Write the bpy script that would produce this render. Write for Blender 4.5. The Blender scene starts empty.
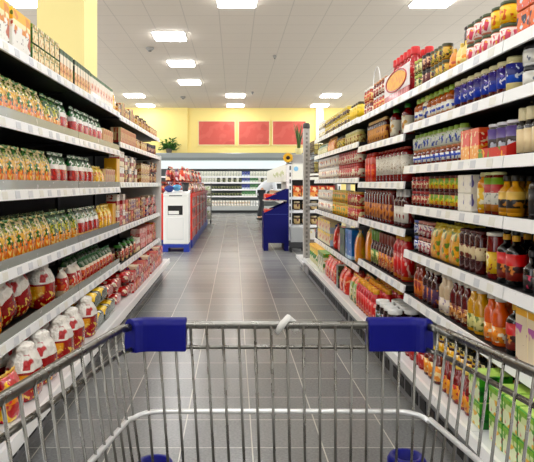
import bpy, math, random
from mathutils import Vector, Matrix
random.seed(7)
S = bpy.context.scene
COL = S.collection
PI = math.pi
H = 1.1                                   # eye height
F = 600.0                                 # focal length in pixels of a 534 px wide frame

# ------------------------------------------------------------------ colours and materials
def lin(c):
    return c/12.92 if c <= .04045 else ((c+.055)/1.055)**2.4
def C(h):
    h = h.lstrip('#')
    return tuple(lin(int(h[i:i+2], 16)/255) for i in (0, 2, 4)) + (1,)
def CP(h):                                  # printed inks and glass contents, a touch deeper than the swatch
    r, g, b, a = C(h); k = 1.42; m = (r+g+b)/3
    return tuple(max(0, min(1, (m+(v-m)*1.12)))**k for v in (r, g, b)) + (1,)
MATS = {}
def new_mat(name):
    m = bpy.data.materials.new(name); m.use_nodes = True
    nt = m.node_tree
    return m, nt, nt.nodes['Principled BSDF']
def plain(h, rough=.45, metal=0., coat=0., emit=None, bump=0., spec=.5, deep=False):
    key = ('p', deep, h, rough, metal, coat, emit, bump, spec)
    if key in MATS: return MATS[key]
    m, nt, b = new_mat('plain_'+h.strip('#'))
    b.inputs['Base Color'].default_value = CP(h) if deep else C(h)
    b.inputs['Roughness'].default_value = rough
    b.inputs['Metallic'].default_value = metal
    b.inputs['Coat Weight'].default_value = coat
    b.inputs['Coat Roughness'].default_value = .05
    b.inputs['Specular IOR Level'].default_value = spec
    if emit:
        b.inputs['Emission Color'].default_value = C(h)
        b.inputs['Emission Strength'].default_value = emit
    # a fine mottling so no surface is perfectly uniform
    tc = nt.nodes.new('ShaderNodeTexCoord'); nz = nt.nodes.new('ShaderNodeTexNoise')
    nz.inputs['Scale'].default_value = 35
    nt.links.new(tc.outputs['Object'], nz.inputs['Vector'])
    mr = nt.nodes.new('ShaderNodeMapRange')
    mr.inputs[3].default_value = max(0, rough-.06); mr.inputs[4].default_value = min(1, rough+.06)
    nt.links.new(nz.outputs['Fac'], mr.inputs[0]); nt.links.new(mr.outputs[0], b.inputs['Roughness'])
    if bump:
        bp = nt.nodes.new('ShaderNodeBump'); bp.inputs['Strength'].default_value = bump
        bp.inputs['Distance'].default_value = .01
        nt.links.new(nz.outputs['Fac'], bp.inputs['Height']); nt.links.new(bp.outputs[0], b.inputs['Normal'])
    MATS[key] = m
    return m
def prn(stops, blobs=(), rough=.35, wob=0., coat=.25, bump=0.):
    """Printed packaging: bands of colour by height, broken by printed blotches.
    stops [(z, hex)], blobs [(hex, scale, threshold, zmin, zmax, stretch)]"""
    key = ('r', tuple(stops), tuple(blobs), rough, wob, coat, bump)
    if key in MATS: return MATS[key]
    m, nt, b = new_mat('print')
    N, L = nt.nodes.new, nt.links.new
    tc = N('ShaderNodeTexCoord'); sp = N('ShaderNodeSeparateXYZ'); L(tc.outputs['Generated'], sp.inputs[0])
    z = sp.outputs['Z']
    if wob:
        nz = N('ShaderNodeTexNoise'); nz.inputs['Scale'].default_value = 30
        L(tc.outputs['Object'], nz.inputs['Vector'])
        mm = N('ShaderNodeMath'); mm.operation = 'MULTIPLY_ADD'; mm.inputs[1].default_value = wob
        L(nz.outputs['Fac'], mm.inputs[0]); L(z, mm.inputs[2])
        ms = N('ShaderNodeMath'); ms.operation = 'SUBTRACT'; ms.inputs[1].default_value = wob*.5
        L(mm.outputs[0], ms.inputs[0]); z = ms.outputs[0]
    cr = N('ShaderNodeValToRGB'); cr.color_ramp.interpolation = 'CONSTANT'
    e = cr.color_ramp.elements
    while len(e) < len(stops): e.new(.5)
    while len(e) > len(stops): e.remove(e[-1])
    for i, (p, h) in enumerate(stops): e[i].position = p
    for i, (p, h) in enumerate(stops): e[i].color = CP(h)
    L(z, cr.inputs[0]); col = cr.outputs[0]
    for bi, (h, sc, th, z0, z1, st) in enumerate(blobs):
        mp = N('ShaderNodeMapping'); mp.inputs['Scale'].default_value = (1, 1, st)
        mp.inputs['Location'].default_value = (bi*3.1, bi*1.7, bi*.9)
        L(tc.outputs['Object'], mp.inputs[0])
        nz = N('ShaderNodeTexNoise'); nz.inputs['Scale'].default_value = sc*(1.45 if 24 < sc < 61 else 1); nz.inputs['Detail'].default_value = 1
        L(mp.outputs[0], nz.inputs['Vector'])
        r = N('ShaderNodeMapRange'); r.inputs[1].default_value = th-.02; r.inputs[2].default_value = th+.02
        L(nz.outputs['Fac'], r.inputs[0])
        a = N('ShaderNodeMath'); a.operation = 'GREATER_THAN'; a.inputs[1].default_value = z0; L(sp.outputs['Z'], a.inputs[0])
        c = N('ShaderNodeMath'); c.operation = 'LESS_THAN'; c.inputs[1].default_value = z1; L(sp.outputs['Z'], c.inputs[0])
        x = N('ShaderNodeMath'); x.operation = 'MULTIPLY'; L(a.outputs[0], x.inputs[0]); L(c.outputs[0], x.inputs[1])
        y = N('ShaderNodeMath'); y.operation = 'MULTIPLY'; L(x.outputs[0], y.inputs[0]); L(r.outputs[0], y.inputs[1])
        mx = N('ShaderNodeMix'); mx.data_type = 'RGBA'; L(y.outputs[0], mx.inputs[0]); L(col, mx.inputs[6])
        mx.inputs[7].default_value = CP(h); col = mx.outputs[2]
    L(col, b.inputs['Base Color'])
    b.inputs['Roughness'].default_value = rough
    b.inputs['Coat Weight'].default_value = coat; b.inputs['Coat Roughness'].default_value = .1
    if bump:
        nz = N('ShaderNodeTexNoise'); nz.inputs['Scale'].default_value = 45; L(tc.outputs['Object'], nz.inputs['Vector'])
        bp = N('ShaderNodeBump'); bp.inputs['Strength'].default_value = bump; bp.inputs['Distance'].default_value = .02
        L(nz.outputs['Fac'], bp.inputs['Height']); L(bp.outputs[0], b.inputs['Normal'])
    MATS[key] = m
    return m

# ------------------------------------------------------------------ mesh builder
class MB:
    def __init__(s): s.v = []; s.f = []; s.m = []; s.sm = []
    def add(s, vs, fs, mi=0, smooth=False):
        n = len(s.v); s.v += [tuple(p) for p in vs]
        for f in fs: s.f.append([n+i for i in f]); s.m.append(mi); s.sm.append(smooth)
        return s
    def box(s, x0, x1, y0, y1, z0, z1, mi=0, M=None):
        vs = [(x, y, z) for z in (z0, z1) for y in (y0, y1) for x in (x0, x1)]
        if M: vs = [M @ Vector(p) for p in vs]
        return s.add(vs, [(0, 2, 3, 1), (4, 5, 7, 6), (0, 1, 5, 4), (2, 6, 7, 3), (0, 4, 6, 2), (1, 3, 7, 5)], mi)
    def bbox(s, x0, x1, y0, y1, z0, z1, b=.004, mi=0, fmi=None):
        """box with chamfered edges; fmi = material of the -x and +x faces"""
        b = min(b, (x1-x0)*.45, (y1-y0)*.45, (z1-z0)*.45)
        n = len(s.v); idx = {}; vs = []
        for k, (xs, ys, zs) in enumerate([(i, j, l) for i in (0, 1) for j in (0, 1) for l in (0, 1)]):
            X = (x0, x1)[xs]; Y = (y0, y1)[ys]; Z = (z0, z1)[zs]
            dx = b*(1-2*xs); dy = b*(1-2*ys); dz = b*(1-2*zs)
            idx[(xs, ys, zs, 'x')] = len(vs); vs.append((X, Y+dy, Z+dz))
            idx[(xs, ys, zs, 'y')] = len(vs); vs.append((X+dx, Y, Z+dz))
            idx[(xs, ys, zs, 'z')] = len(vs); vs.append((X+dx, Y+dy, Z))
        I = idx; fx = mi if fmi is None else fmi
        q = lambda t, a: [I[p+(t,)] for p in a]
        s.add(vs, [q('x', [(0,0,0),(0,0,1),(0,1,1),(0,1,0)]), q('x', [(1,0,0),(1,1,0),(1,1,1),(1,0,1)])], fx)
        def more(fs): 
            for f in fs: s.f.append([n+i for i in f]); s.m.append(mi); s.sm.append(False)
        more([q('y', [(0,0,0),(1,0,0),(1,0,1),(0,0,1)]), q('y', [(0,1,0),(0,1,1),(1,1,1),(1,1,0)]),
              q('z', [(0,0,0),(0,1,0),(1,1,0),(1,0,0)]), q('z', [(0,0,1),(1,0,1),(1,1,1),(0,1,1)])])
        fs = []
        for a in (0, 1):
            for c in (0, 1):
                fs.append([I[(a,c,0,'x')], I[(a,c,1,'x')], I[(a,c,1,'y')], I[(a,c,0,'y')]])
                fs.append([I[(a,0,c,'x')], I[(a,1,c,'x')], I[(a,1,c,'z')], I[(a,0,c,'z')]])
                fs.append([I[(0,a,c,'y')], I[(1,a,c,'y')], I[(1,a,c,'z')], I[(0,a,c,'z')]])
                for d in (0, 1): fs.append([I[(a,c,d,'x')], I[(a,c,d,'y')], I[(a,c,d,'z')]])
        more(fs); return s
    def lathe(s, prof, seg=14, mi=0, cx=0, cy=0, sx=1, sy=1, caps=True, smooth=True):
        vs = [(cx+sx*r*math.cos(2*PI*i/seg), cy+sy*r*math.sin(2*PI*i/seg), z) for r, z in prof for i in range(seg)]
        fs = [(k*seg+i, k*seg+(i+1) % seg, (k+1)*seg+(i+1) % seg, (k+1)*seg+i) for k in range(len(prof)-1) for i in range(seg)]
        s.add(vs, fs, mi, smooth)
        if caps:
            n = len(s.v)-len(vs); e = n+(len(prof)-1)*seg
            s.f += [[n+i for i in reversed(range(seg))], [e+i for i in range(seg)]]; s.m += [mi, mi]; s.sm += [False, False]
        return s
    def tube(s, pts, r, seg=8, mi=0, closed=False):
        P = [Vector(p) for p in pts]; n = len(P); rings = []; up = None
        for i, p in enumerate(P):
            a = P[(i-1) % n] if (closed or i > 0) else p; c = P[(i+1) % n] if (closed or i < n-1) else p
            t = (c-a).normalized()
            if up is None: up = Vector((0, 0, 1)) if abs(t.z) < .9 else Vector((1, 0, 0))
            e = (up - t*up.dot(t)).normalized(); g = t.cross(e); up = e
            rr = r[i] if isinstance(r, (list, tuple)) else r
            rings.append([p + e*rr*math.cos(2*PI*k/seg) + g*rr*math.sin(2*PI*k/seg) for k in range(seg)])
        vs = [q for ring in rings for q in ring]
        m = n if closed else n-1
        fs = [(i*seg+k, i*seg+(k+1) % seg, ((i+1) % n)*seg+(k+1) % seg, ((i+1) % n)*seg+k) for i in range(m) for k in range(seg)]
        s.add(vs, fs, mi, True)
        if not closed:
            b = len(s.v)-len(vs)
            s.f += [[b+k for k in reversed(range(seg))], [b+(n-1)*seg+k for k in range(seg)]]; s.m += [mi, mi]; s.sm += [False, False]
        return s
    def prism(s, poly, axis, a, b, mi=0):
        """extrude a polygon given in the other two axes along axis from a to b"""
        def P(p, t): 
            return {'x': (t, p[0], p[1]), 'y': (p[0], t, p[1]), 'z': (p[0], p[1], t)}[axis]
        n = len(poly); vs = [P(p, a) for p in poly]+[P(p, b) for p in poly]
        return s.add(vs, [tuple(range(n)), tuple(reversed(range(n, 2*n)))]+[(i, n+i, n+(i+1) % n, (i+1) % n) for i in range(n)], mi)
    def sphere(s, c, r, seg=12, rings=8, mi=0, sx=1, sy=1, sz=1):
        prof = [(max(1e-4, r*math.sin(PI*k/rings)), c[2]-sz*r*math.cos(PI*k/rings)) for k in range(rings+1)]
        return s.lathe(prof, seg, mi, c[0], c[1], sx, sy)
    def obj(s, name, mats, parent=None, loc=None):
        me = bpy.data.meshes.new(name); me.from_pydata(s.v, [], s.f)
        if not isinstance(mats, (list, tuple)): mats = [mats]
        for m in mats: me.materials.append(m)
        me.polygons.foreach_set('material_index', s.m); me.polygons.foreach_set('use_smooth', s.sm)
        import bmesh
        bm = bmesh.new(); bm.from_mesh(me); bmesh.ops.recalc_face_normals(bm, faces=bm.faces); bm.to_mesh(me); bm.free()
        o = bpy.data.objects.new(name, me); COL.objects.link(o)
        if parent: o.parent = parent
        if loc: o.location = loc
        return o
def empty(name, loc=(0, 0, 0), rz=0):
    o = bpy.data.objects.new(name, None); COL.objects.link(o); o.location = loc; o.rotation_euler = (0, 0, rz); o.empty_display_size = .1
    return o
def tag(o, label, cat, group=None):
    o['label'] = label; o['category'] = cat
    if group: o['group'] = group
    return o
def struct(o): o['kind'] = 'structure'; return o
def copy_tree(o, parent=None):
    c = o.copy(); COL.objects.link(c)
    if parent: c.parent = parent
    for ch in o.children: copy_tree(ch, c)
    return c

# ------------------------------------------------------------------ common materials
M_shelf_shade = plain('#141516', .5, .3)  # grey metal boards, shade of their undersides put into the colour
M_back_shade = plain('#0a0a0b', .7)  # shade inside the bays painted as near-black, panel itself likely light grey
M_rail = plain('#f4f4f2', .3)
M_tag = plain('#d6d8db', .5)
M_deck = plain('#dfe0df', .35)
M_plinth = plain('#85878a', .4, .3)
M_dark = plain('#17181a', .6)
M_guard = plain('#8d9087', .25, 0, .3)
M_white = plain('#f2f2ee', .4)
M_chrome = plain('#76746e', .28, 1.)
M_chromeb = plain('#e2e2e0', .35, .6)
M_blue = plain('#03076c', .4, 0, .0, spec=.2)
M_bluecard = plain('#04075a', .6, spec=.2)
M_grey = plain('#8f9293', .5)

# ------------------------------------------------------------------ the room
YB = 23.7; ZC = 4.1
def floor_mat():
    m, nt, b = new_mat('floor_tiles'); N, L = nt.nodes.new, nt.links.new
    g = N('ShaderNodeNewGeometry'); sp = N('ShaderNodeSeparateXYZ'); L(g.outputs['Position'], sp.inputs[0])
    T = .2965
    def cell(out, off):
        a = N('ShaderNodeMath'); a.operation = 'SUBTRACT'; a.inputs[1].default_value = off; L(out, a.inputs[0])
        d = N('ShaderNodeMath'); d.operation = 'DIVIDE'; d.inputs[1].default_value = T; L(a.outputs[0], d.inputs[0])
        fl = N('ShaderNodeMath'); fl.operation = 'FLOOR'; L(d.outputs[0], fl.inputs[0])
        fr = N('ShaderNodeMath'); fr.operation = 'FRACT'; L(d.outputs[0], fr.inputs[0])
        s = N('ShaderNodeMath'); s.operation = 'SUBTRACT'; s.inputs[1].default_value = .5; L(fr.outputs[0], s.inputs[0])
        ab = N('ShaderNodeMath'); ab.operation = 'ABSOLUTE'; L(s.outputs[0], ab.inputs[0])
        gt = N('ShaderNodeMath'); gt.operation = 'GREATER_THAN'; gt.inputs[1].default_value = .5-.0085; L(ab.outputs[0], gt.inputs[0])
        return fl.outputs[0], gt.outputs[0]
    fx, gx = cell(sp.outputs['X'], .076); fy, gy = cell(sp.outputs['Y'], 2.503)
    mx = N('ShaderNodeMath'); mx.operation = 'MAXIMUM'; L(gx, mx.inputs[0]); L(gy, mx.inputs[1])
    cb = N('ShaderNodeCombineXYZ'); L(fx, cb.inputs[0]); L(fy, cb.inputs[1])
    wn = N('ShaderNodeTexWhiteNoise'); L(cb.outputs[0], wn.inputs['Vector'])
    nz = N('ShaderNodeTexNoise'); nz.inputs['Scale'].default_value = 90; nz.inputs['Detail'].default_value = 3
    L(g.outputs['Position'], nz.inputs['Vector'])
    ad = N('ShaderNodeMath'); ad.operation = 'MULTIPLY_ADD'; ad.inputs[1].default_value = .35
    L(wn.outputs['Value'], ad.inputs[0]); L(nz.outputs['Fac'], ad.inputs[2])
    cr = N('ShaderNodeValToRGB'); cr.color_ramp.elements[0].color = C('#6c6d6f'); cr.color_ramp.elements[1].color = C('#989895')
    cr.color_ramp.elements[0].position = .2; cr.color_ramp.elements[1].position = 1.0
    L(ad.outputs[0], cr.inputs[0])
    mi = N('ShaderNodeMix'); mi.data_type = 'RGBA'; L(mx.outputs[0], mi.inputs[0]); L(cr.outputs[0], mi.inputs[6]); mi.inputs[7].default_value = C('#d0cdc0')
    L(mi.outputs[2], b.inputs['Base Color'])
    b.inputs['Roughness'].default_value = .26
    bp = N('ShaderNodeBump'); bp.inputs['Strength'].default_value = .2; bp.inputs['Distance'].default_value = .002; bp.invert = True
    L(mx.outputs[0], bp.inputs['Height']); L(bp.outputs[0], b.inputs['Normal'])
    return m
def ceil_mat():
    m, nt, b = new_mat('ceiling_tiles'); N, L = nt.nodes.new, nt.links.new
    g = N('ShaderNodeNewGeometry'); sp = N('ShaderNodeSeparateXYZ'); L(g.outputs['Position'], sp.inputs[0])
    outs = []
    for o, off in (('X', .05+.3125), ('Y', 9.75+.3125)):
        a = N('ShaderNodeMath'); a.operation = 'SUBTRACT'; a.inputs[1].default_value = off; L(sp.outputs[o], a.inputs[0])
        d = N('ShaderNodeMath'); d.operation = 'DIVIDE'; d.inputs[1].default_value = .625; L(a.outputs[0], d.inputs[0])
        fr = N('ShaderNodeMath'); fr.operation = 'FRACT'; L(d.outputs[0], fr.inputs[0])
        s = N('ShaderNodeMath'); s.operation = 'SUBTRACT'; s.inputs[1].default_value = .5; L(fr.outputs[0], s.inputs[0])
        ab = N('ShaderNodeMath'); ab.operation = 'ABSOLUTE'; L(s.outputs[0], ab.inputs[0])
        gt = N('ShaderNodeMath'); gt.operation = 'GREATER_THAN'; gt.inputs[1].default_value = .5-.014; L(ab.outputs[0], gt.inputs[0])
        outs.append(gt.outputs[0])
    mx = N('ShaderNodeMath'); mx.operation = 'MAXIMUM'; L(outs[0], mx.inputs[0]); L(outs[1], mx.inputs[1])
    mi = N('ShaderNodeMix'); mi.data_type = 'RGBA'; L(mx.outputs[0], mi.inputs[0])
    mi.inputs[6].default_value = C('#cdc3b3'); mi.inputs[7].default_value = C('#b9b0a1')
    L(mi.outputs[2], b.inputs['Base Color']); b.inputs['Roughness'].default_value = .85
    nz = N('ShaderNodeTexNoise'); nz.inputs['Scale'].default_value = 60; L(g.outputs['Position'], nz.inputs['Vector'])
    bp = N('ShaderNodeBump'); bp.inputs['Strength'].default_value = .1; bp.inputs['Distance'].default_value = .005
    L(nz.outputs['Fac'], bp.inputs['Height']); L(bp.outputs[0], b.inputs['Normal'])
    return m
M_wall = plain('#f4df8c', .75, bump=.05)
XW = 7.0; Y0 = -6.0
struct(MB().box(-XW, XW, Y0, YB+.2, -.1, 0).obj('floor', floor_mat()))
struct(MB().box(-XW, XW, Y0, YB+.2, ZC, ZC+.1).obj('ceiling', ceil_mat()))
struct(MB().box(-XW, XW, YB, YB+.2, 0, ZC).obj('wall_back', M_wall))
struct(MB().box(-XW, XW, Y0-.2, Y0, 0, ZC).obj('wall_front_light_block', plain('#e6e6e4', .8)))  # unseen wall added to block sky light from behind the camera
# pilasters on the back wall and the square pillar behind the left shelving
struct(MB().box(-4.6, -1.83, YB-.12, YB, 0, ZC).obj('trim_1', M_wall))
struct(MB().box(3.22, 3.5, YB-.25, YB, 0, ZC).obj('trim_2', plain('#f7f0d8', .7)))
struct(MB().box(-2.05, -1.56, 6.24, 6.84, 0, ZC).obj('pillar', plain('#eedd94', .7)))

# ceiling lights
M_lamp = plain('#ffffff', .5, emit=13.0)
M_lampframe = plain('#f0f0ee', .5)
lights = []
for y in (9.75,): lights += [(.05, y), (3.25, y), (-3.35, y)]
for y in (12.1, 14.8, 17.55): lights += [(-1.3, y)]
for y in (20.2, 22.75): lights += [(-3.35, y), (.05, y), (3.25, y)]
for y in (7.1, 4.5, 1.9, -.7, -3.0): lights += [(.05, y), (3.25, y), (-3.35, y)]
proto = None
xn = {.05: 'middle', 3.25: 'right-hand', -3.35: 'left-hand', -1.3: 'offset'}
rows_seen = {}
for x, y in sorted(lights, key=lambda p: -p[1]):
    if proto is None:
        proto = empty('ceiling_light')
        MB().box(-.33, .33, -.33, .33, -.02, 0).obj('frame', M_lampframe, proto)
        MB().bbox(-.31, .31, -.31, .31, -.05, -.02, .01).obj('diffuser', M_lamp, proto)
        o = proto
    else: o = copy_tree(proto)
    o.location = (x, y, ZC)
    k = rows_seen[x] = rows_seen.get(x, 0)+1
    nth = ['closest to', 'second from', 'third from', 'fourth from', 'fifth from', 'sixth from', 'seventh from', 'eighth from', 'ninth from'][k-1]
    tag(o, f'square white ceiling light in the {xn[x]} row, {nth} the yellow back wall', 'ceiling light', 'square ceiling lights')
for (x, y, t) in ((-1.85, 13.2, 'smoke detector'), (-1.75, 20.6, 'smoke detector'), (.95, 14.0, 'sprinkler'), (.6, 19.5, 'sprinkler')):
    r = .09 if t[1] == 'm' else .04
    o = tag(MB().lathe([(r, 0), (r, -.03), (r*.7, -.06), (r*.3, -.075)], 16).obj(t.replace(' ', '_'), plain('#8e8b84', .5), loc=(x, y, ZC)),
        f'{"grey round" if t[1]=="m" else "small grey"} {t} under the ceiling, {"nearer" if y < 18 else "farther"} of the two', t)
    tip = MB().lathe([(r*.45, -.06), (r*.4, -.085), (r*.1, -.09)], 12).obj('sensor', plain('#4a4844', .4), o)

# red panels on the back wall
M_red = prn([(0, '#d07a70')], [('#d48278', 3, .55, 0, 1, 1), ('#ca736a', 2, .6, 0, 1, 1)], .6, coat=0)
for i, (a, b) in enumerate(((-1.42, .06), (.16, 1.42), (1.50, 2.86))):
    o = empty('wall_panel', ((a+b)/2, YB-.0, 2.62))
    w = (b-a)/2
    MB().bbox(-w+.03, w-.03, -.045, -.002, .03, .95, .005).obj('picture_face', M_red, o)
    fr = MB()
    for q in ((-w, w, 0, .035), (-w, w, .945, .98), (-w, -w+.035, .035, .945), (w-.035, w, .035, .945)):
        fr.box(q[0], q[1], -.055, 0, q[2], q[3])
    fr.obj('frame', plain('#e6d9a0', .5), o)
    tag(o, f'{("left", "middle", "right")[i]} one of the three plain red panels on the yellow back wall', 'wall panel', 'red wall panels')

# ------------------------------------------------------------------ gondola shelving
RX, LX = .958, -.90
def bay(side, y0, y1, tiers, deck_z, deck_x, label, guards=(), end=None, tags=True, ztop=1.66):
    s = 1 if side == 'R' else -1
    fx = RX if side == 'R' else -LX
    o = empty('gondola_shelving', (s*(fx+.3), (y0+y1)/2, 0)); ox = s*(fx+.3); oy = (y0+y1)/2
    tag(o, label, 'shelving', 'supermarket shelving bays')
    def bx(mb, xa, xb, ya, yb, za, zb, mi=0):
        a, b = sorted((s*xa-ox, s*xb-ox)); return mb.box(a, b, ya-oy, yb-oy, za, zb, mi)
    back = fx+.50
    bx(MB(), back, back+.03, y0, y1, .08, ztop).obj('back_panel', M_back_shade, o)
    for yy in (y0, y1-.03):
        bx(MB(), back-.02, back, yy, yy+.03, 0.0, ztop+.02).obj('upright', M_dark, o)
    for ti, zt in enumerate(tiers):
        sh = bx(MB(), fx+.012, back-.022, y0+.004, y1-.004, zt-.028, zt).obj('shelf', M_shelf_shade, o)
        for yy in (y0+.006, y1-.012):
            br = MB().prism([(s*(back-.025)-ox, zt-.03), (s*(back-.025)-ox, zt-.055), (s*(fx+.1)-ox, zt-.038), (s*(fx+.1)-ox, zt-.03)], 'y', yy-oy, yy+.006-oy)
            br.obj('bracket', M_dark, sh)
        # sloping price rail along the front edge
        rl = MB(); a, b = s*fx-ox, s*(fx+.011)-ox; t = s*.006
        rl.prism([(a-t, zt-.040), (b-t, zt-.040), (b, zt+.003), (a, zt+.003)], 'y', y0+.004-oy, y1-.004-oy)
        rl.obj('price_rail', M_rail, sh)
        if ti in guards:
            bx(MB(), fx+.004, fx+.009, y0+.006, y1-.006, zt+.003, zt+.043).obj('product_guard', M_guard, sh)
        if tags:
            n = int((y1-y0)/.155)
            for k in range(n):
                yy = y0+.03+(y1-y0-.1)*(k+.2+.3*random.random())/n
                tg = MB(); h0 = zt-.034; h1 = zt-.004
                tg.prism([(a-t*.86-s*.0015, h0), (a-t*.86, h0), (a-t*.16, h1), (a-t*.16-s*.0015, h1)], 'y', yy-oy, yy+.052-oy)
                tg.obj('price_tag', M_tag if k % 3 else plain('#e9e7dc', .5), sh)
    # base deck with its lip and the vented plinth
    dk = bx(MB(), deck_x+.015, back-.022, y0+.002, y1-.002, deck_z-.03, deck_z).obj('base_deck', M_deck, o)
    a, b = s*deck_x-ox, s*(deck_x+.014)-ox; t = s*.006; lh = .034 if s > 0 else .046
    MB().prism([(a, deck_z-lh), (b, deck_z-lh), (b+t, deck_z+.004), (a+t, deck_z+.004)], 'y', y0+.002-oy, y1-.002-oy).obj('deck_rail', M_rail, dk)
    pl = MB(); bx(pl, .885 if s > 0 else .86, back, y0+.002, y1-.002, 0, deck_z-.03); pl = pl.obj('plinth', M_plinth, o)
    vt = MB(); px = .885 if s > 0 else .86
    n = int((y1-y0)/.125)
    for k in range(n):
        yy = y0+.04+k*(y1-y0-.06)/n; bx(vt, px-.004, px+.001, yy, yy+.085, .035, .095)
    vt.obj('vent_slots', M_dark, pl)
    if end:
        bx(MB(), fx-.02, back+.03, y1, y1+.018, 0, end).obj('end_panel', M_white, o)
    return o
RT_near = [1.607, 1.425, 1.198, .981, .731, .483]
RT_2 = [1.607, 1.382, 1.112, .842, .525]
RT_3 = [1.615, 1.425, 1.148, .803, .458]
LT_near = [1.660, 1.362, 1.074, .757, .474]
LT_3 = [1.645, 1.432, 1.112, .757, .450]
DR, DL = .222, .198
RB = [.88, 2.13, 3.38, 4.63, 5.88, 7.13]
LB = [.99, 2.24, 3.49, 4.74, 5.99, 7.24]
words = ['closest to the camera', 'second from the camera', 'third from the camera', 'fourth from the camera', 'last before the cross aisle']
for i in range(5):
    bay('R', RB[i], RB[i+1], RT_near if i < 2 else RT_2 if i == 2 else RT_3, DR, .82,
        f'right-hand shade-darkened shelving bay with white price rails, {words[i]}', tags=i > 0)
    bay('L', LB[i], LB[i+1], LT_near if i < 3 else LT_3, DL, .77,
        f'left-hand shade-darkened shelving bay with white price rails, {words[i]}', guards=(1, 2, 3, 4) if i < 3 else (), end=1.44 if i == 4 else None, tags=i > 0)

# ------------------------------------------------------------------ products
def jar(nm, r, h, body, lid, lab=None, lz=(.12, .68), lidh=.02, lidr=.9, seg=14):
    def f():
        p = [(r*.9, 0), (r, .004), (r, h*.70), (r*.97, h*.76), (r*lidr*.97, h-lidh*1.1), (r*lidr*.93, h-lidh*.4)]
        o = MB().lathe(p, seg).obj(nm, body)
        MB().lathe([(r*lidr*1.0, h-lidh), (r*lidr*1.04, h-lidh+.002), (r*lidr*1.04, h-.002), (r*lidr*.97, h)], seg).obj('lid', lid, o)
        if lab: MB().lathe([(r-.0006, h*lz[0]), (r+.0008, h*lz[0]), (r+.0008, h*lz[1]), (r-.0006, h*lz[1])], seg, caps=False).obj('label', lab, o)
        return o
    return f, (2.18 if lidr > 1 else 2.1)*r, 2.1*r, h
def bottle(nm, r, h, body, cap, lab=None, lz=(.1, .5), neck=.4, sh=(.52, .74), caph=.03, capr=None, sy=1., nlab=None, seg=14):
    def f():
        rn = r*neck
        p = [(r*.88, 0), (r, .005), (r, h*sh[0]), (r*.93, h*(sh[0]*.7+sh[1]*.3)), (r*.62+rn*.2, h*(sh[0]*.3+sh[1]*.7)), (rn, h*sh[1]), (rn*.95, h-caph*.5)]
        o = MB().lathe(p, seg, sx=1, sy=sy).obj(nm, body)
        rc = capr or rn*1.15
        MB().lathe([(rc, h-caph), (rc*1.03, h-caph+.002), (rc*.98, h-.003), (rc*.85, h)], seg).obj('cap', cap, o)
        if lab: MB().lathe([(r-.0006, h*lz[0]), (r+.0008, h*lz[0]), (r+.0008, h*lz[1]), (r-.0006, h*lz[1])], seg, sx=1, sy=sy, caps=False).obj('label', lab, o)
        if nlab: MB().lathe([(rn*1.12, h*nlab[1]), (rn*1.18, h*nlab[1]+.001), (rn*1.18, h*nlab[2]), (rn*1.1, h*nlab[2]+.001)], seg).obj('neck_label', nlab[0], o)
        return o
    return f, 2.08*r*max(1, sy), 2.08*r, h
def carton(nm, w, d, h, front, side=None, flap=None):
    def f():
        mb = MB().bbox(-d/2, d/2, -w/2, w/2, 0, h, .0025, 1, 0)
        if side and side.name.startswith('plain'): mb.m[2] = mb.m[3] = 0
        o = mb.obj(nm, [front, side or front])
        if flap: MB().bbox(-d*.46, d*.46, -w*.46, w*.46, h-.001, h+.0035, .001).obj('top_flap', flap, o)
        return o
    return f, w*1.015+d*.012, d, h
def pouch(nm, w, d, h, film, seal=None, taper=.93, lump=.05, topz=.90):
    def f():
        rnd = random.Random(nm); n = 20; prof = [(0, .72, .94), (.04, .95, .99), (.2, 1.0, 1.0), (.42, 1.0, .985), (.62, .86, .97), (.78, .58, .955), (topz, .2, taper), (topz+.02, .06, taper)]
        vs = []
        for z, dd, ww in prof:
            for i in range(n):
                a = 2*PI*i/n; c, s_ = math.cos(a), math.sin(a)
                x = math.copysign(abs(c)**.7, c)*d/2*dd; y = math.copysign(abs(s_)**.55, s_)*w/2*ww
                k = 1+lump*(rnd.random()-.5)*(0 < z < .9)
                vs.append((x*k, y*(1+(k-1)*.3), z*h))
        fs = [(k*n+i, k*n+(i+1) % n, (k+1)*n+(i+1) % n, (k+1)*n+i) for k in range(len(prof)-1) for i in range(n)]
        mb = MB().add(vs, fs, 0, True)
        mb.f += [[i for i in reversed(range(n))], [(len(prof)-1)*n+i for i in range(n)]]; mb.m += [0, 0]; mb.sm += [False, False]
        o = mb.obj(nm, film)
        sl = MB(); m = 9; ws = w*taper*.5; sv = []
        for zi, zz in enumerate((topz*h, h)):
            for i in range(m):
                yy = -ws+2*ws*i/(m-1); xx = .003*math.sin(i*1.9)*(1+zi)
                hz = zz-(.004*(i % 2) if zi else 0)
                sv += [(xx-.0016, yy, hz), (xx+.0016, yy, hz)]
        sf = []
        for i in range(m-1):
            a, b, c, e = 2*i, 2*i+2, 2*m+2*i+2, 2*m+2*i
            sf += [(a, b, c, e), (a+1, e+1, c+1, b+1), (e, c, c+1, e+1), (a, a+1, b+1, b)]
        sl.add(sv, sf, 0, True).obj('top_seal', seal or film, o)
        return o
    return f, w*1.0, d, h
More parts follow.
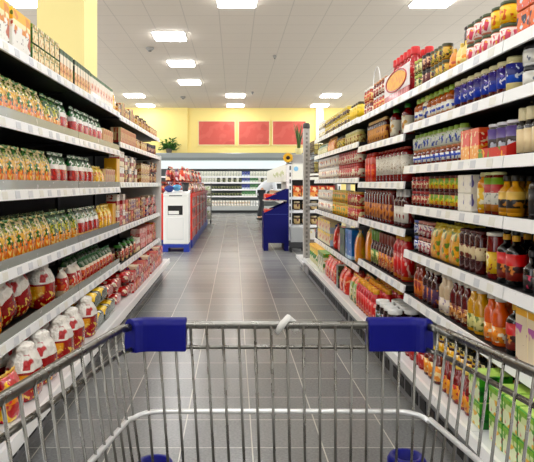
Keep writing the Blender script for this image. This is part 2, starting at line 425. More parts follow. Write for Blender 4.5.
def neckbag(nm, w, d, h, film, top):
    """tall bag gathered at a white neck that flares out again at the top"""
    def f():
        rnd = random.Random(nm+'n'); n = 20
        low = [(0, .8, .9), (.04, 1, 1), (.2, 1.05, 1.02), (.54, 1, 1)]
        up = [(.54, 1, 1), (.63, .96, .95), (.72, .88, .88), (.79, .76, .74), (.84, .58, .56), (.89, .56, .62), (.95, .50, .60), (.985, .36, .46), (1, .15, .26)]
        def ring(pr):
            vs = []
            for z, dd, ww in pr:
                for i in range(n):
                    a = 2*PI*i/n; c, s_ = math.cos(a), math.sin(a)
                    k = 1+.06*math.sin(i*2.3+z*5)*(z > .5)+.03*math.sin(i*1.1+z*14)
                    vs.append((math.copysign(abs(c)**.8, c)*d/2*dd*k, math.copysign(abs(s_)**.75, s_)*w/2*ww*k, z*h))
            return vs, [(k*n+i, k*n+(i+1) % n, (k+1)*n+(i+1) % n, (k+1)*n+i) for k in range(len(pr)-1) for i in range(n)]
        mb = MB(); v, fs = ring(low); mb.add(v, fs, 0, True); mb.f.append(list(reversed(range(n)))); mb.m.append(0); mb.sm.append(False)
        o = mb.obj(nm, film)
        mb = MB(); v, fs = ring(up); mb.add(v, fs, 0, True); mb.f.append([(len(up)-1)*n+i for i in range(n)]); mb.m.append(0); mb.sm.append(False)
        mb.obj('gathered_top', top, o)
        return o
    return f, w*1.04, d, h
WHT, CRM, YEL, GRN, RED = '#f5f3ec', '#f0e2b8', '#f2b81c', '#1f7a2e', '#c01818'
gl = lambda h, c=.6: plain(h, .16, 0, c, deep=True)
def lb(base, *bl, z=((0, None),)): return prn([(0, base)]+[q for q in z if q[1]], bl, .45, coat=.1)
K = {}
def kind(key, desc, cat, spec): K[key] = dict(desc=desc, cat=cat, f=spec[0], w=spec[1], d=spec[2], h=spec[3], proto=None)
# --- left-hand products
noodle = prn([(0, '#eb9a22'), (.5, '#e3b93a'), (.74, '#a9ad3c'), (.93, '#3f7a2c')],
             [('#d9701c', 110, .57, 0, .55, .22), ('#f4d98c', 80, .58, 0, .8, .4), ('#2a7f22', 36, .57, .38, .93, 1), ('#f3e2c0', 34, .57, .55, 1, 1)], .25, .08, .5, .35)
kind('noodle', 'yellow and green pasta bag', 'bag', pouch('pasta_bag', .118, .09, .192, noodle, prn([(0, '#3f8a2c')], [('#e9d9a8', 50, .5, 0, 1, 1)], .3)))
noodle2 = prn([(0, '#e8a62c'), (.48, '#b5b53a'), (.72, '#4f8a34'), (.93, '#1d5c2c')],
              [('#d9741c', 110, .58, 0, .5, .25), ('#f4e6ac', 70, .58, .0, .85, .5), ('#1c6b2a', 35, .55, .4, .9, 1)], .25, .08, .5, .35)
kind('noodle2', 'green and yellow pasta bag', 'bag', pouch('pasta_bag', .125, .09, .195, noodle2, prn([(0, '#2f7a34')], [('#d9d9a8', 50, .53, 0, 1, 1)], .3)))
rwg = prn([(0, '#f1dfb4'), (.14, '#f3d49a'), (.24, '#b51f14'), (.58, '#f4f0ea'), (.72, '#2f8a44'), (.9, '#1a5f33')],
          [('#e9b94a', 50, .56, 0, .25, .6), ('#d94a2a', 55, .58, .24, .58, 1), ('#f5f5f0', 40, .62, .6, .95, 1)], .25, .05, .5, .3)
kind('rwg', 'red and white bag with green top', 'bag', pouch('pasta_bag', .125, .08, .195, rwg, prn([(0, '#2a7f44')], [('#f0efe4', 50, .5, 0, 1, 1)], .3)))
kind('potato', 'white and yellow potato carton', 'box', carton('potato_carton', .215, .16, .185,
     prn([(0, WHT), (.62, '#f6efc6'), (.75, '#f2c832')], [('#c97a58', 16, .60, .08, .55, .8), ('#e6a73a', 22, .60, .5, .95, 1), ('#7a5a4a', 40, .66, .1, .5, 1)], .4),
     prn([(0, WHT), (.55, '#f3e6d8'), (.72, '#f0c42c'), (.9, '#f5d860')], [('#c56a4a', 30, .62, .45, .72, 1), ('#7f8a2a', 28, .58, .74, .95, 1)], .4), plain('#efcf45', .5)))
gsoup = prn([(0, '#ecd8a4'), (.75, '#c7a845')], [('#c57a3c', 55, .55, .05, .7, .7), ('#3f7a22', 40, .58, .5, 1, 1), ('#f6ecd0', 40, .56, 0, 1, .6)], .4)
kind('soup', 'small green-sided soup carton', 'box', carton('soup_carton', .082, .06, .088, gsoup, prn([(0, '#3f7a1e'), (.8, '#8aa83a')], [('#b6c050', 30, .6, 0, 1, 1)], .4)))
rice = prn([(0, '#f2d8a0'), (.2, '#efc48a'), (.55, '#f6ecd8'), (.82, '#3a6b22')], [('#c9802e', 55, .56, .05, .55, .6), ('#f6f0e2', 40, .6, .2, .9, .5)], .4)
kind('rice', 'tall dark green-sided rice carton', 'box', carton('rice_carton', .062, .10, .165, rice, prn([(0, '#16350f')], [('#3f7a2a', 35, .6, 0, 1, 1), ('#d8dcc0', 40, .7, .2, .9, 1)], .4)))
dumpl = prn([(0, WHT), (.28, '#f3dccb'), (.62, '#f6efe2'), (.86, '#3d7a2c')], [('#c9442a', 50, .60, .28, .75, .5), ('#e6a24a', 45, .6, .2, .6, 1)], .4)
kind('dumpling', 'slim white and red carton', 'box', carton('dumpling_carton', .084, .10, .16, dumpl, prn([(0, WHT), (.85, '#2f6b24')], [('#e0b090', 35, .6, .1, .8, 1)], .4)))
ybag = prn([(0, '#f0c63a'), (.7, '#f6dc62')], [('#e89a1c', 22, .56, .2, .8, 1), ('#fbf2b8', 40, .62, 0, 1, 1)], .25, 0, .5, .3)
kind('ybag', 'plain yellow pasta bag', 'bag', pouch('pasta_bag', .125, .08, .19, ybag, plain('#f4dc70', .3)))
kind('ybag_s', 'short yellow noodle bag', 'bag', pouch('noodle_bag', .12, .09, .15, ybag, plain('#f4dc70', .3)))
stripe = prn([(0, '#b8532a'), (.2, '#ead3a4'), (.7, '#c87a3a')], [('#a8281c', 60, .52, 0, 1, .12), ('#f3e6c4', 70, .58, 0, 1, .12)], .4)
kind('stripe', 'striped red and cream carton', 'box', carton('noodle_carton', .066, .09, .135, stripe, plain('#e6c984', .5)))
kind('yellowbox', 'tall plain yellow carton', 'box', carton('pasta_carton', .12, .10, .19, prn([(0, '#efc23a')], [('#f7df82', 14, .55, 0, 1, .5)], .4)))
choc = prn([(0, '#8a4a1c'), (.3, '#d9b46a'), (.65, '#6b1f14'), (.85, '#e9d9b0')], [('#c0392b', 40, .6, 0, 1, 1), ('#f0dca4', 35, .58, .1, 1, 1), ('#2c1a12', 40, .62, 0, 1, 1)], .4)
kind('choc', 'small brown and cream carton', 'box', carton('biscuit_carton', .10, .09, .10, choc, plain('#a0281c', .5)))
chocb = prn([(0, '#c98a3a'), (.5, '#e9d3a0'), (.8, '#9a3a1c')], [('#7a2414', 45, .6, 0, 1, .6), ('#f4e6c0', 40, .58, 0, 1, 1)], .4)
kind('crispb', 'wide cream and brown carton', 'box', carton('crispbread_carton', .19, .10, .095, chocb, plain('#d9b060', .5)))
kind('rwbox', 'white and red stacked carton', 'box', carton('milk_powder_carton', .10, .09, .125, prn([(0, '#f2e2c0'), (.35, '#c01f1c'), (.6, WHT)], [('#d9a05a', 40, .6, 0, .35, 1), ('#b51f1a', 35, .64, .6, 1, 1)], .4), plain('#efe6d0', .5)))
kind('purple', 'pale box with violet print', 'box', carton('pasta_carton', .13, .09, .10, prn([(0, '#d8b49a'), (.5, '#e9dcc4')], [('#5a4a9a', 26, .54, .1, .9, 1), ('#b5402c', 35, .6, 0, 1, 1)], .4)))
kind('spread', 'dark purple lidded spread jar', 'jar', jar('spread_jar', .04, .11, gl('#3a1420'), plain('#2a1420', .4), lb('#8a4a5a', ('#e6c090', 50, .58, 0, 1, 1)), lidh=.025, lidr=1))
kind('brownjar', 'dark brown coffee jar', 'jar', jar('coffee_jar', .042, .125, gl('#4a2412'), plain('#241410', .4), lb('#c99a5a', ('#7a2a1a', 50, .58, 0, 1, 1)), lidh=.03, lidr=.95))
cart = prn([(0, '#e9c89a'), (.2, '#c22a18'), (.5, '#d8702c'), (.62, '#f3e6d2'), (.74, '#2a7a3c')], [('#f0d8a0', 45, .58, 0, .5, .7), ('#16542c', 40, .55, .74, 1, 1), ('#8a1410', 50, .6, .2, .55, 1)], .35, .04)
kind('gcarton', 'red packet with leafy green top', 'packet', pouch('pasta_packet', .098, .08, .158, cart, plain('#1f6b34', .3)))
kind('tomato', 'red and white tomato packet', 'packet', pouch('tomato_packet', .10, .08, .15, prn([(0, '#f2e2c4'), (.25, '#e0502a'), (.5, '#c8221a'), (.75, '#f4eee4')], [('#f6efe2', 38, .6, .1, .8, 1), ('#e8902c', 40, .6, .1, .7, 1)], .3, .05, .4), plain('#f3efe6', .3)))
neck = prn([(0, '#b01413')], [('#f0b92c', 9, .58, .05, .92, .45), ('#f7dc7a', 34, .60, .1, .8, 1)], .22, 0, .6, .25)
necktop = prn([(0, '#f6f3ec')], [('#c8242c', 17, .57, .08, .62, .8)], .3, 0, .3, .8)
kind('neck', 'red potato bag with white gathered top', 'bag', neckbag('potato_bag', .185, .135, .228, neck, necktop))
kind('neckl', 'fallen red potato bag with white top', 'bag', neckbag('potato_bag', .165, .125, .208, neck, necktop))
chips = prn([(0, '#b5170f'), (.25, '#d8a02a'), (.75, '#b01412'), (.92, '#f2e8dc')], [('#f0a81e', 16, .48, .1, .8, 1), ('#8a0c0c', 24, .58, 0, .9, 1), ('#f6dc8a', 40, .62, .15, .75, 1)], .22, .1, .6, .3)
kind('chips', 'red and yellow chips bag', 'bag', pouch('chips_bag', .19, .12, .235, chips, plain('#f0e2da', .3)))
bluebag = prn([(0, '#1c2f8a'), (.6, '#e3e7f0'), (.75, '#27409a')], [('#f2f2f6', 20, .56, 0, 1, 1), ('#e6b52a', 26, .64, 0, .5, 1)], .22, .1, .6, .3)
kind('bluebag', 'blue and white snack bag', 'bag', pouch('snack_bag', .15, .10, .21, bluebag, plain('#2a3f9a', .3)))
ryl = prn([(0, '#c22018'), (.4, '#e9a02a'), (.75, '#c81f2a')], [('#f6d24a', 18, .52, 0, 1, 1), ('#e04a6a', 26, .6, 0, 1, 1)], .22, .1, .6, .3)
kind('ryl', 'short red and orange snack bag', 'bag', pouch('snack_bag', .14, .10, .18, ryl, plain('#e9b84a', .3)))
herb = prn([(0, '#1e5a2a'), (.45, '#e0b040'), (.7, '#c8481c'), (.88, '#f0e2b0')], [('#f0d24a', 10, .54, .0, .9, 1), ('#164a24', 11, .56, 0, 1, 1), ('#f4f0e0', 16, .60, 0, 1, 1)], .25, .1, .5, .3)
kind('herb', 'green and yellow lying bag', 'bag', pouch('rice_bag', .19, .095, .26, herb, plain('#e9dcb0', .3)))
rlie = prn([(0, '#c8321c'), (.5, '#e8662a'), (.8, '#f0d8b0')], [('#f4e6d0', 26, .6, 0, 1, 1), ('#9a1412', 28, .58, 0, 1, 1)], .25, .1, .5, .3)
kind('rlie', 'red and orange lying bag', 'bag', pouch('rice_bag', .19, .085, .26, rlie, plain('#e9c0a0', .3)))
kind('redbox', 'small bright red carton', 'box', carton('sauce_carton', .12, .10, .085, prn([(0, '#c81a1a'), (.45, '#e04a3c')], [('#f6e6dc', 22, .54, 0, 1, 1), ('#4a0a10', 22, .58, 0, 1, 1)], .35), plain('#b01c1c', .5)))
kind('pinkpack', 'pink wrapped packet', 'packet', carton('crispbread_packet', .24, .10, .10, prn([(0, '#e89a94'), (.5, '#f2c8c0')], [('#f6e4da', 26, .56, 0, 1, 1), ('#b02a24', 26, .62, 0, 1, 1)], .35), plain('#c0685c', .5)))
kind('greenred', 'green and red glass jar', 'jar', jar('pesto_jar', .035, .14, gl('#3a4a16'), plain('#3a8a2c', .4), lb('#9a1f1a', ('#3f8a34', 40, .56, 0, 1, 1), ('#f0dcc0', 60, .62, 0, 1, 1)), lidh=.02))
kind('orangered', 'orange and red carton', 'box', carton('lasagne_carton', .11, .10, .10, prn([(0, '#c0301a'), (.5, '#e0662a')], [('#f4d86a', 22, .55, 0, 1, 1), ('#2f5a1f', 22, .59, 0, 1, 1)], .35), plain('#c04a24', .5)))
# --- right-hand products
kind('diamond', 'orange and blue diamond carton', 'box', carton('bouillon_carton', .09, .10, .085, prn([(0, '#e07028'), (.25, '#e88a3a')], [('#26365e', 22, .47, .2, .8, 1), ('#d8e2ea', 34, .63, .1, .9, 1)], .4), plain('#d9662a', .5)))
kind('pinkjar', 'pink-labelled jar with dark lid', 'jar', jar('jam_jar', .036, .082, gl('#d9a08a'), plain('#3f4a24', .35), lb('#f4e6e0', ('#d9607a', 40, .54, .1, .9, .6), ('#e9b84a', 40, .64, 0, 1, 1)), lz=(.08, .78), lidh=.013, lidr=.95))
kind('yeljar', 'yellow-labelled jar with dark lid', 'jar', jar('jam_jar', .036, .082, gl('#e9b83a'), plain('#3f4a24', .35), lb('#f2d23c', ('#e0802a', 40, .6, .1, .9, 1)), lz=(.08, .78), lidh=.013, lidr=.95))
kind('mustard', 'pale yellow pointed squeeze bottle', 'bottle', bottle('mustard_bottle', .026, .115, plain('#f2d884', .35, 0, .3), plain('#f3cf58', .4), lb('#f4e2a0', ('#f0a82a', 30, .56, 0, 1, 1)), lz=(.15, .45), neck=.3, sh=(.5, .85), caph=.03))
kind('omust', 'orange pointed squeeze bottle', 'bottle', bottle('mustard_bottle', .026, .11, plain('#e8932a', .35, 0, .3), plain('#f2b84a', .4), lb('#f0b43a', ('#c8601c', 30, .56, 0, 1, 1)), lz=(.15, .45), neck=.3, sh=(.5, .85), caph=.03))
kind('plum', 'dark plum-coloured jar', 'jar', jar('plum_jar', .04, .108, gl('#3a100f'), plain('#2a1412', .3), lb('#5a1f1c', ('#c98a7a', 45, .6, 0, 1, 1)), lidh=.014, lidr=.96))
kind('spice', 'small yellow and brown spice jar', 'jar', jar('spice_jar', .026, .078, gl('#b08a3a'), plain('#4a4a2a', .4), lb('#e0c060', ('#5a2a18', 45, .54, 0, 1, 1), ('#7a9a3a', 40, .63, 0, 1, 1)), lz=(.08, .75), lidh=.014, lidr=.98))
kind('spiceg', 'small green and cream spice jar', 'jar', jar('spice_jar', .027, .08, gl('#8a9a4a'), plain('#b5b84a', .4), lb('#e3e0b0', ('#4a6a2a', 45, .56, 0, 1, 1), ('#b5662a', 40, .63, 0, 1, 1)), lz=(.08, .75), lidh=.014, lidr=.98))
kind('spiced', 'small dark red spice jar', 'jar', jar('spice_jar', .027, .082, gl('#3a1410'), plain('#241210', .4), lb('#7a2a1c', ('#e3c0a0', 45, .6, 0, 1, 1)), lz=(.08, .75), lidh=.014, lidr=.98))
kind('ketchup', 'red ketchup bottle with wide red cap', 'bottle', bottle('ketchup_bottle', .036, .275, plain('#b3121a', .25, 0, .5), plain('#d61c1c', .35), lb('#c92a24', ('#f0d0b0', 40, .62, 0, 1, 1)), lz=(.35, .6), neck=.62, sh=(.62, .80), caph=.045, capr=.026))
kind('bolog', 'red-brown sauce jar with white label', 'jar', jar('sauce_jar', .036, .10, gl('#8a2414'), plain('#c98a5a', .35), lb('#f2e6d4', ('#b5321c', 40, .56, 0, 1, 1)), lz=(.1, .6), lidh=.015))
kind('bologw', 'yellow-red sauce jar with white lid', 'jar', jar('sauce_jar', .036, .10, gl('#c05a2a'), plain('#f2efe4', .35), lb('#f0d8a0', ('#d9562a', 40, .56, 0, 1, 1)), lz=(.1, .6), lidh=.015))
kind('smile', 'large yellow bottle with dark dot', 'bottle', bottle('mustard_bottle', .042, .15, plain('#f0d03a', .3, 0, .4), plain('#4a3f1c', .4), lb('#f2d648', ('#3a2a14', 26, .66, .3, .8, 1)), lz=(.2, .6), neck=.6, sh=(.72, .86), caph=.02))
kind('pickle', 'stacked yellow jar with brown label', 'jar', jar('pickle_jar', .040, .085, gl('#e0c85a'), plain('#e3d27a', .35), lb('#6b4a1c', ('#f2e29a', 45, .56, 0, 1, 1)), lz=(.2, .62), lidh=.014))
kind('whitetub', 'plain white tub', 'tub', jar('white_tub', .045, .095, plain('#f3f1ea', .4), plain('#f6f5ee', .4), lb('#efe9d8', ('#c8b87a', 30, .6, 0, 1, 1)), lidh=.014, lidr=1.03))
kind('whitejar', 'white jar with black lid', 'jar', jar('mayonnaise_jar', .043, .074, plain('#f2f1ec', .25, 0, .5), plain('#1c1d22', .3), lb('#eceae2', ('#8a8f9a', 40, .66, 0, 1, 1)), lidh=.018, lidr=.92))
kind('bluejar', 'tall jar with blue-violet label', 'jar', jar('pickle_jar', .034, .130, gl('#6b1f20'), plain('#e3d6a0', .35), prn([(0, '#2f5cc0'), (.35, '#2b49a8'), (.55, '#4a3490')], [('#f2f0f6', 55, .62, .2, .95, .8), ('#8a7ac8', 40, .6, .4, 1, 1)], .45, coat=.1), lz=(.22, .80), lidh=.018))
kind('bluejarw', 'tall pale jar with blue label', 'jar', jar('pickle_jar', .036, .134, gl('#e3d8a8'), plain('#d9cf94', .35), prn([(0, '#2f74d0'), (.4, '#26368c'), (.75, '#3a3f9a')], [('#eef2f8', 50, .62, .2, .95, .8)], .45, coat=.1), lz=(.28, .80), lidh=.018))
dress = prn([(0, '#c98a4a'), (.15, '#e9d8b8'), (.35, '#3a62c0'), (.55, '#f2efe6'), (.8, '#c8803a')], [('#f4f4f0', 45, .58, .2, .7, .6), ('#8a4a1c', 40, .62, .7, 1, 1)], .45, coat=.1)
kind('dressing', 'orange dressing bottle with green cap', 'bottle', bottle('dressing_bottle', .033, .135, gl('#b5702f'), plain('#9ab83a', .35), dress, lz=(.06, .58), neck=.55, sh=(.64, .78), caph=.026))
kind('dressw', 'white dressing bottle with yellow-green cap', 'bottle', bottle('dressing_bottle', .033, .135, gl('#ede4cc'), plain('#c2cc5a', .35), lb('#e9e4d0', ('#3a62b0', 40, .58, 0, 1, .6)), lz=(.06, .58), neck=.55, sh=(.64, .78), caph=.026))
kind('hotsauce', 'red sauce bottle with green cap', 'bottle', bottle('chilli_bottle', .038, .19, gl('#8a100c'), plain('#3fa02c', .35), lb('#f0ead8', ('#d9b03a', 24, .58, 0, 1, 1), ('#b0241c', 30, .64, 0, 1, 1)), lz=(.1, .62), neck=.45, sh=(.68, .84), caph=.025))
kind('soy', 'slim dark brown sauce bottle', 'bottle', bottle('sauce_bottle', .024, .165, gl('#5a1d0c'), plain('#c9a05a', .35), lb('#d9a85a', ('#8a2a14', 40, .56, 0, 1, .4)), lz=(.1, .66), neck=.6, sh=(.76, .86), caph=.02))
kind('tin', 'pale yellow lidded jar', 'jar', jar('pickle_jar', .043, .115, gl('#d8cf8a'), plain('#c9c88a', .35), lb('#e3d79a', ('#b5802a', 40, .58, 0, 1, 1)), lidh=.016))
kind('orangepack', 'orange and yellow packet', 'packet', pouch('soup_packet', .10, .07, .15, prn([(0, '#efb02a')], [('#e07a1c', 26, .54, 0, 1, 1), ('#f8e69a', 40, .62, 0, 1, 1)], .3, 0, .4, .2), plain('#f4d060', .3)))
kind('greenpack', 'pale green packet', 'packet', pouch('soup_packet', .11, .07, .12, prn([(0, '#cfd6a0'), (.5, '#7ab0a0')], [('#f0e8c0', 34, .56, 0, 1, 1)], .3, 0, .4, .2), plain('#dfe0b8', .3)))
kind('yjar', 'yellow jar with dark lid', 'jar', jar('pickle_jar', .040, .11, gl('#c8a02c'), plain('#4a4a2a', .35), lb('#e6cf5a', ('#3f5a1c', 40, .58, 0, 1, 1)), lidh=.016))
kind('beige', 'dark bottle with beige cap', 'bottle', bottle('balsamic_bottle', .026, .165, gl('#1c0f0c'), plain('#e0d2a4', .4), lb('#ead9b8', ('#c04a3a', 30, .66, 0, 1, .3)), lz=(.05, .55), neck=.62, sh=(.60, .72), caph=.045, capr=.0195))
kind('darkjar', 'dark purple jar with white lid', 'jar', jar('cabbage_jar', .037, .135, gl('#35101c'), plain('#e8e2e6', .35), prn([(0, '#4a1420'), (.62, '#8a78b0')], [('#e6e8f0', 36, .57, .05, .5, 1)], .4), lz=(.1, .84), lidh=.012))
kind('orangecarton', 'orange-red carton with yellow base', 'box', carton('sauce_carton', .095, .09, .13, prn([(0, '#f0b24a'), (.45, '#e8502f'), (.85, '#ee7a44')], [('#fbe6c0', 34, .60, 0, 1, 1), ('#f2c23a', 24, .58, 0, .5, 1)], .35), plain('#e8633a', .4)))
kind('bluebrown', 'brown jar with blue and white label', 'jar', jar('sauce_jar', .034, .082, gl('#8a3416'), plain('#b0622a', .35), prn([(0, '#f0efe8'), (.4, '#4a74c8'), (.7, '#f2f0ea')], [('#3a5ab8', 50, .58, 0, 1, .5)], .45, coat=.1), lz=(.2, .62), lidh=.013))
kind('darkbrown', 'maroon jar with pale label band', 'jar', jar('sauce_jar', .034, .082, gl('#5a140f'), plain('#6b1c14', .35), prn([(0, '#eef0ee'), (.4, '#5a84d0'), (.7, '#e9e6dc')], [('#f6f4ee', 50, .58, 0, 1, .5)], .45, coat=.1), lz=(.15, .55), lidh=.013))
kind('greencap', 'white squeeze jar with green cap', 'jar', jar('dressing_jar', .034, .086, gl('#d9d6c0'), plain('#8fb030', .35), lb('#e4e6dc', ('#4a6ab8', 50, .57, .05, .8, .6), ('#8fb030', 40, .6, .5, 1, 1)), lz=(.06, .7), lidh=.028, lidr=.62))
kind('redbottle', 'red sauce bottle with white oval label', 'bottle', bottle('sauce_bottle', .042, .21, gl('#8f1a0e'), plain('#b5402a', .35), lb('#f1ede2', ('#c8b8a0', 60, .62, 0, 1, 1)), lz=(.22, .76), neck=.5, sh=(.82, .92), caph=.014))
kind('orangebottle', 'bright orange-red squeeze bottle', 'bottle', bottle('chilli_bottle', .042, .215, plain('#d93a16', .3, 0, .4), plain('#c92a14', .35), lb('#e04a1c', ('#f08a3a', 30, .58, 0, 1, 1)), lz=(.1, .6), neck=.6, sh=(.8, .9), caph=.025))
kind('redlid', 'stacked red-lidded sauce jar', 'jar', jar('sauce_jar', .042, .115, gl('#c04a2a'), plain('#b5241c', .35), lb('#f0e4d0', ('#c8321f', 28, .55, 0, 1, 1)), lz=(.1, .66), lidh=.02))
kind('creamjar', 'stacked white cream jar', 'jar', jar('cream_jar', .042, .115, plain('#efe8dc', .25, 0, .4), plain('#f4f2ea', .35), lb('#f2ebdc', ('#d88a4a', 28, .62, 0, 1, 1), ('#8a9ab8', 30, .66, 0, 1, 1)), lz=(.08, .74), lidh=.018))
kind('yelgreen', 'brown jar with yellow-green label', 'jar', jar('relish_jar', .033, .078, gl('#6b1810'), plain('#5a1410', .35), prn([(0, '#e8c828'), (.4, '#d8d23c'), (.7, '#e6a82a')], [('#8fb02c', 40, .56, .3, 1, .8), ('#d8601c', 40, .62, 0, .6, 1)], .45, coat=.1), lz=(.22, .84), lidh=.010))
kind('redrelish', 'dark red relish jar', 'jar', jar('relish_jar', .033, .078, gl('#7a1010'), plain('#a82424', .35), lb('#c0382c', ('#e9dcc0', 45, .6, 0, 1, 1)), lz=(.2, .7), lidh=.014))
kind('whitepot', 'white pot with violet print', 'tub', carton('cream_tub', .072, .07, .078, prn([(0, '#f3efe6')], [('#8a84b8', 30, .64, .2, 1, .5)], .4), plain('#f0ebdc', .4)))
kind('yelbottle', 'yellow dressing bottle', 'bottle', bottle('dressing_bottle', .030, .165, gl('#d9a01c'), plain('#efe6a8', .35), lb('#f0d04a', ('#f6efd8', 30, .55, 0, 1, 1)), lz=(.1, .62), neck=.55, sh=(.72, .84), caph=.018))
kind('redyel', 'red and green dressing bottle', 'bottle', bottle('dressing_bottle', .030, .165, gl('#8a3a12'), plain('#e3e6a0', .35), prn([(0, '#c8902c'), (.2, '#e8e6dc'), (.55, '#c0281a'), (.8, '#8fae34')], [('#b5b8b0', 50, .6, .2, .6, 1)], .45), lz=(.08, .86), neck=.8, sh=(.86, .93), caph=.012))
kind('vinegar', 'yellow bottle with dark round label', 'bottle', bottle('vinegar_bottle', .031, .15, gl('#dfae48'), plain('#2a2418', .35), prn([(0, '#d9a63a'), (.2, '#2a1f16'), (.62, '#e6c878')], [('#c8963a', 30, .56, .2, .62, 1)], .4), lz=(.1, .6), neck=.4, sh=(.56, .74), caph=.022))
kind('wine', 'dark wine-red bottle with tall neck', 'bottle', bottle('vinegar_bottle', .036, .185, gl('#2c0a10'), plain('#c9b88a', .35), lb('#1f1214', ('#e3dcd0', 26, .60, 0, 1, .4), ('#b01a2c', 24, .6, 0, .5, 1)), lz=(.1, .55), neck=.36, sh=(.58, .74), caph=.03))
kind('bluewhite', 'small dark jar with blue label', 'jar', jar('olive_jar', .031, .085, gl('#2a1420'), plain('#5a6ab0', .35), lb('#4a68b8', ('#eceff6', 45, .56, 0, 1, 1)), lz=(.2, .75), lidh=.014))
kind('whitered', 'red-brown jar with white and pink label', 'jar', jar('olive_jar', .033, .085, gl('#7a2014'), plain('#c07a6a', .35), lb('#f0e6e0', ('#c05a6a', 45, .58, 0, 1, 1), ('#5a6ab0', 50, .66, 0, 1, 1)), lz=(.15, .78), lidh=.014))
kind('yelbag', 'bright yellow and green bag', 'bag', pouch('olive_bag', .125, .08, .178, prn([(0, '#e8b81a'), (.8, '#e0c828')], [('#7f9e22', 24, .56, .1, .9, 1), ('#f6f0b0', 22, .63, .2, 1, 1), ('#d9741c', 34, .62, 0, .7, 1)], .28, 0, .5, .35), plain('#d8c83a', .3)))
kind('slimred', 'slim brown-red bottle with small label', 'bottle', bottle('sauce_bottle', .027, .175, gl('#5f120c'), plain('#4a100c', .35), lb('#e6d8b8', ('#8a3a1c', 40, .6, 0, 1, 1)), lz=(.32, .62), neck=.75, sh=(.86, .93), caph=.012))
kind('salsa', 'red jar with yellow label and white lid', 'jar', jar('salsa_jar', .036, .18, gl('#8a1f0f'), plain('#efe9d8', .35), lb('#e8c832', ('#f0e8c0', 30, .6, 0, 1, 1), ('#b03a1c', 34, .6, 0, .9, 1)), lz=(.12, .58), lidh=.014, lidr=.94))
kind('whisky', 'black bottle with yellow neck medallion', 'bottle', bottle('sauce_bottle', .035, .205, gl('#180c0a'), plain('#14110f', .35), prn([(0, '#9a3a1c'), (.3, '#5a1f12'), (.55, '#d8241c')], [('#e0a05a', 34, .62, 0, .55, 1)], .4), lz=(.1, .56), neck=.34, sh=(.58, .72), caph=.02, nlab=(plain('#e6a82a', .4), .78, .88)))
kind('darksmall', 'small black bottle with pink label', 'bottle', bottle('sauce_bottle', .031, .14, gl('#120c0e'), plain('#1c1a1c', .35), lb('#2a1218', ('#d05a7a', 34, .58, 0, 1, 1)), lz=(.1, .42), neck=.42, sh=(.54, .70), caph=.02))
def juice(c, lab): return bottle('juice_bottle', .033, .185, gl(c), plain('#e9e2d2', .35), lab, lz=(.08, .40), neck=.55, sh=(.62, .78), caph=.018)
kind('juiceo', 'orange juice bottle with white cap', 'bottle', juice('#e07a14', lb('#f0a83a', ('#f6ecd8', 30, .57, 0, 1, 1), ('#b0401c', 34, .63, 0, 1, 1))))
kind('juicer', 'dark red juice bottle with white cap', 'bottle', juice('#7a1410', lb('#d9a86a', ('#8a1a14', 30, .52, 0, 1, 1), ('#f4e8d0', 40, .62, 0, 1, 1))))
kind('juicey', 'yellow juice bottle with white cap', 'bottle', juice('#e0b424', lb('#e6e0a8', ('#7f8f2a', 30, .55, 0, 1, 1))))
kind('juicew', 'cream bottle with pale label', 'bottle', juice('#e3d2b8', lb('#efe6da', ('#a88ab0', 30, .6, 0, 1, 1))))
kind('amber', 'dark amber bottle with violet label', 'bottle', bottle('syrup_bottle', .032, .18, gl('#5a1a14'), plain('#e0d6c4', .35), lb('#6a3a70', ('#e0a04a', 34, .56, 0, 1, 1)), lz=(.1, .5), neck=.5, sh=(.64, .80), caph=.016))
kind('honey', 'amber bottle with orange label', 'bottle', bottle('syrup_bottle', .030, .18, gl('#a84a14'), plain('#8a3a1c', .35), lb('#e89a2a', ('#b0381c', 34, .56, 0, 1, 1)), lz=(.1, .55), neck=.5, sh=(.64, .80), caph=.016))
kind('nuts', 'cream nut carton with yellow top', 'box', carton('nut_carton', .085, .08, .19, prn([(0, '#efe2cc'), (.86, '#f0c23a')], [('#8a3a1c', 18, .60, .0, .35, 1), ('#c87ab8', 22, .62, .4, .7, 1)], .4), plain('#f0dcb0', .4)))
kind('greenbox', 'green and white tea carton', 'box', carton('tea_carton', .10, .12, .092, prn([(0, '#e9efd0'), (.55, '#dfe8b8'), (.8, '#9ac23a')], [('#d8566a', 24, .62, .1, .75, 1), ('#e6c24a', 24, .60, 0, .6, 1), ('#7ab02c', 30, .6, .5, 1, 1)], .4), prn([(0, '#2f8f34'), (.6, '#5aaa38')], [('#1c6a28', 24, .58, 0, 1, 1)], .4), plain('#b5d860', .4)))
kind('orangebox', 'orange and white tea carton', 'box', carton('tea_carton', .10, .12, .092, prn([(0, '#f0862a'), (.6, '#f6c89a')], [('#f8f0e4', 26, .57, 0, 1, 1), ('#d8481c', 28, .62, 0, 1, 1)], .4), plain('#e87a2a', .4), plain('#f0a05a', .4)))
kind('blackyel', 'small amber black-lidded jar', 'jar', jar('mustard_jar', .030, .088, gl('#5a1f0c'), prn([(0, '#e6c84a'), (.4, '#1f1a14')], [('#efe4b0', 60, .56, .4, 1, .3)], .35), lb('#f0c83a', ('#f6ecd0', 34, .54, 0, 1, 1)), lz=(.1, .62), lidh=.022))
kind('darktall', 'dark bottle standing behind the cartons', 'bottle', bottle('oil_bottle', .034, .22, gl('#15120f'), plain('#c9b060', .35), lb('#241d14', ('#d9b87a', 28, .6, 0, 1, 1)), lz=(.1, .5), neck=.4, sh=(.58, .74), caph=.025))
kind('beer', 'amber bottle with yellow label', 'bottle', bottle('beer_bottle', .029, .145, gl('#7a2c0c'), plain('#e0c048', .35), lb('#eaaa28', ('#f6e8c0', 30, .56, 0, 1, 1)), lz=(.1, .55), neck=.42, sh=(.58, .74), caph=.014))
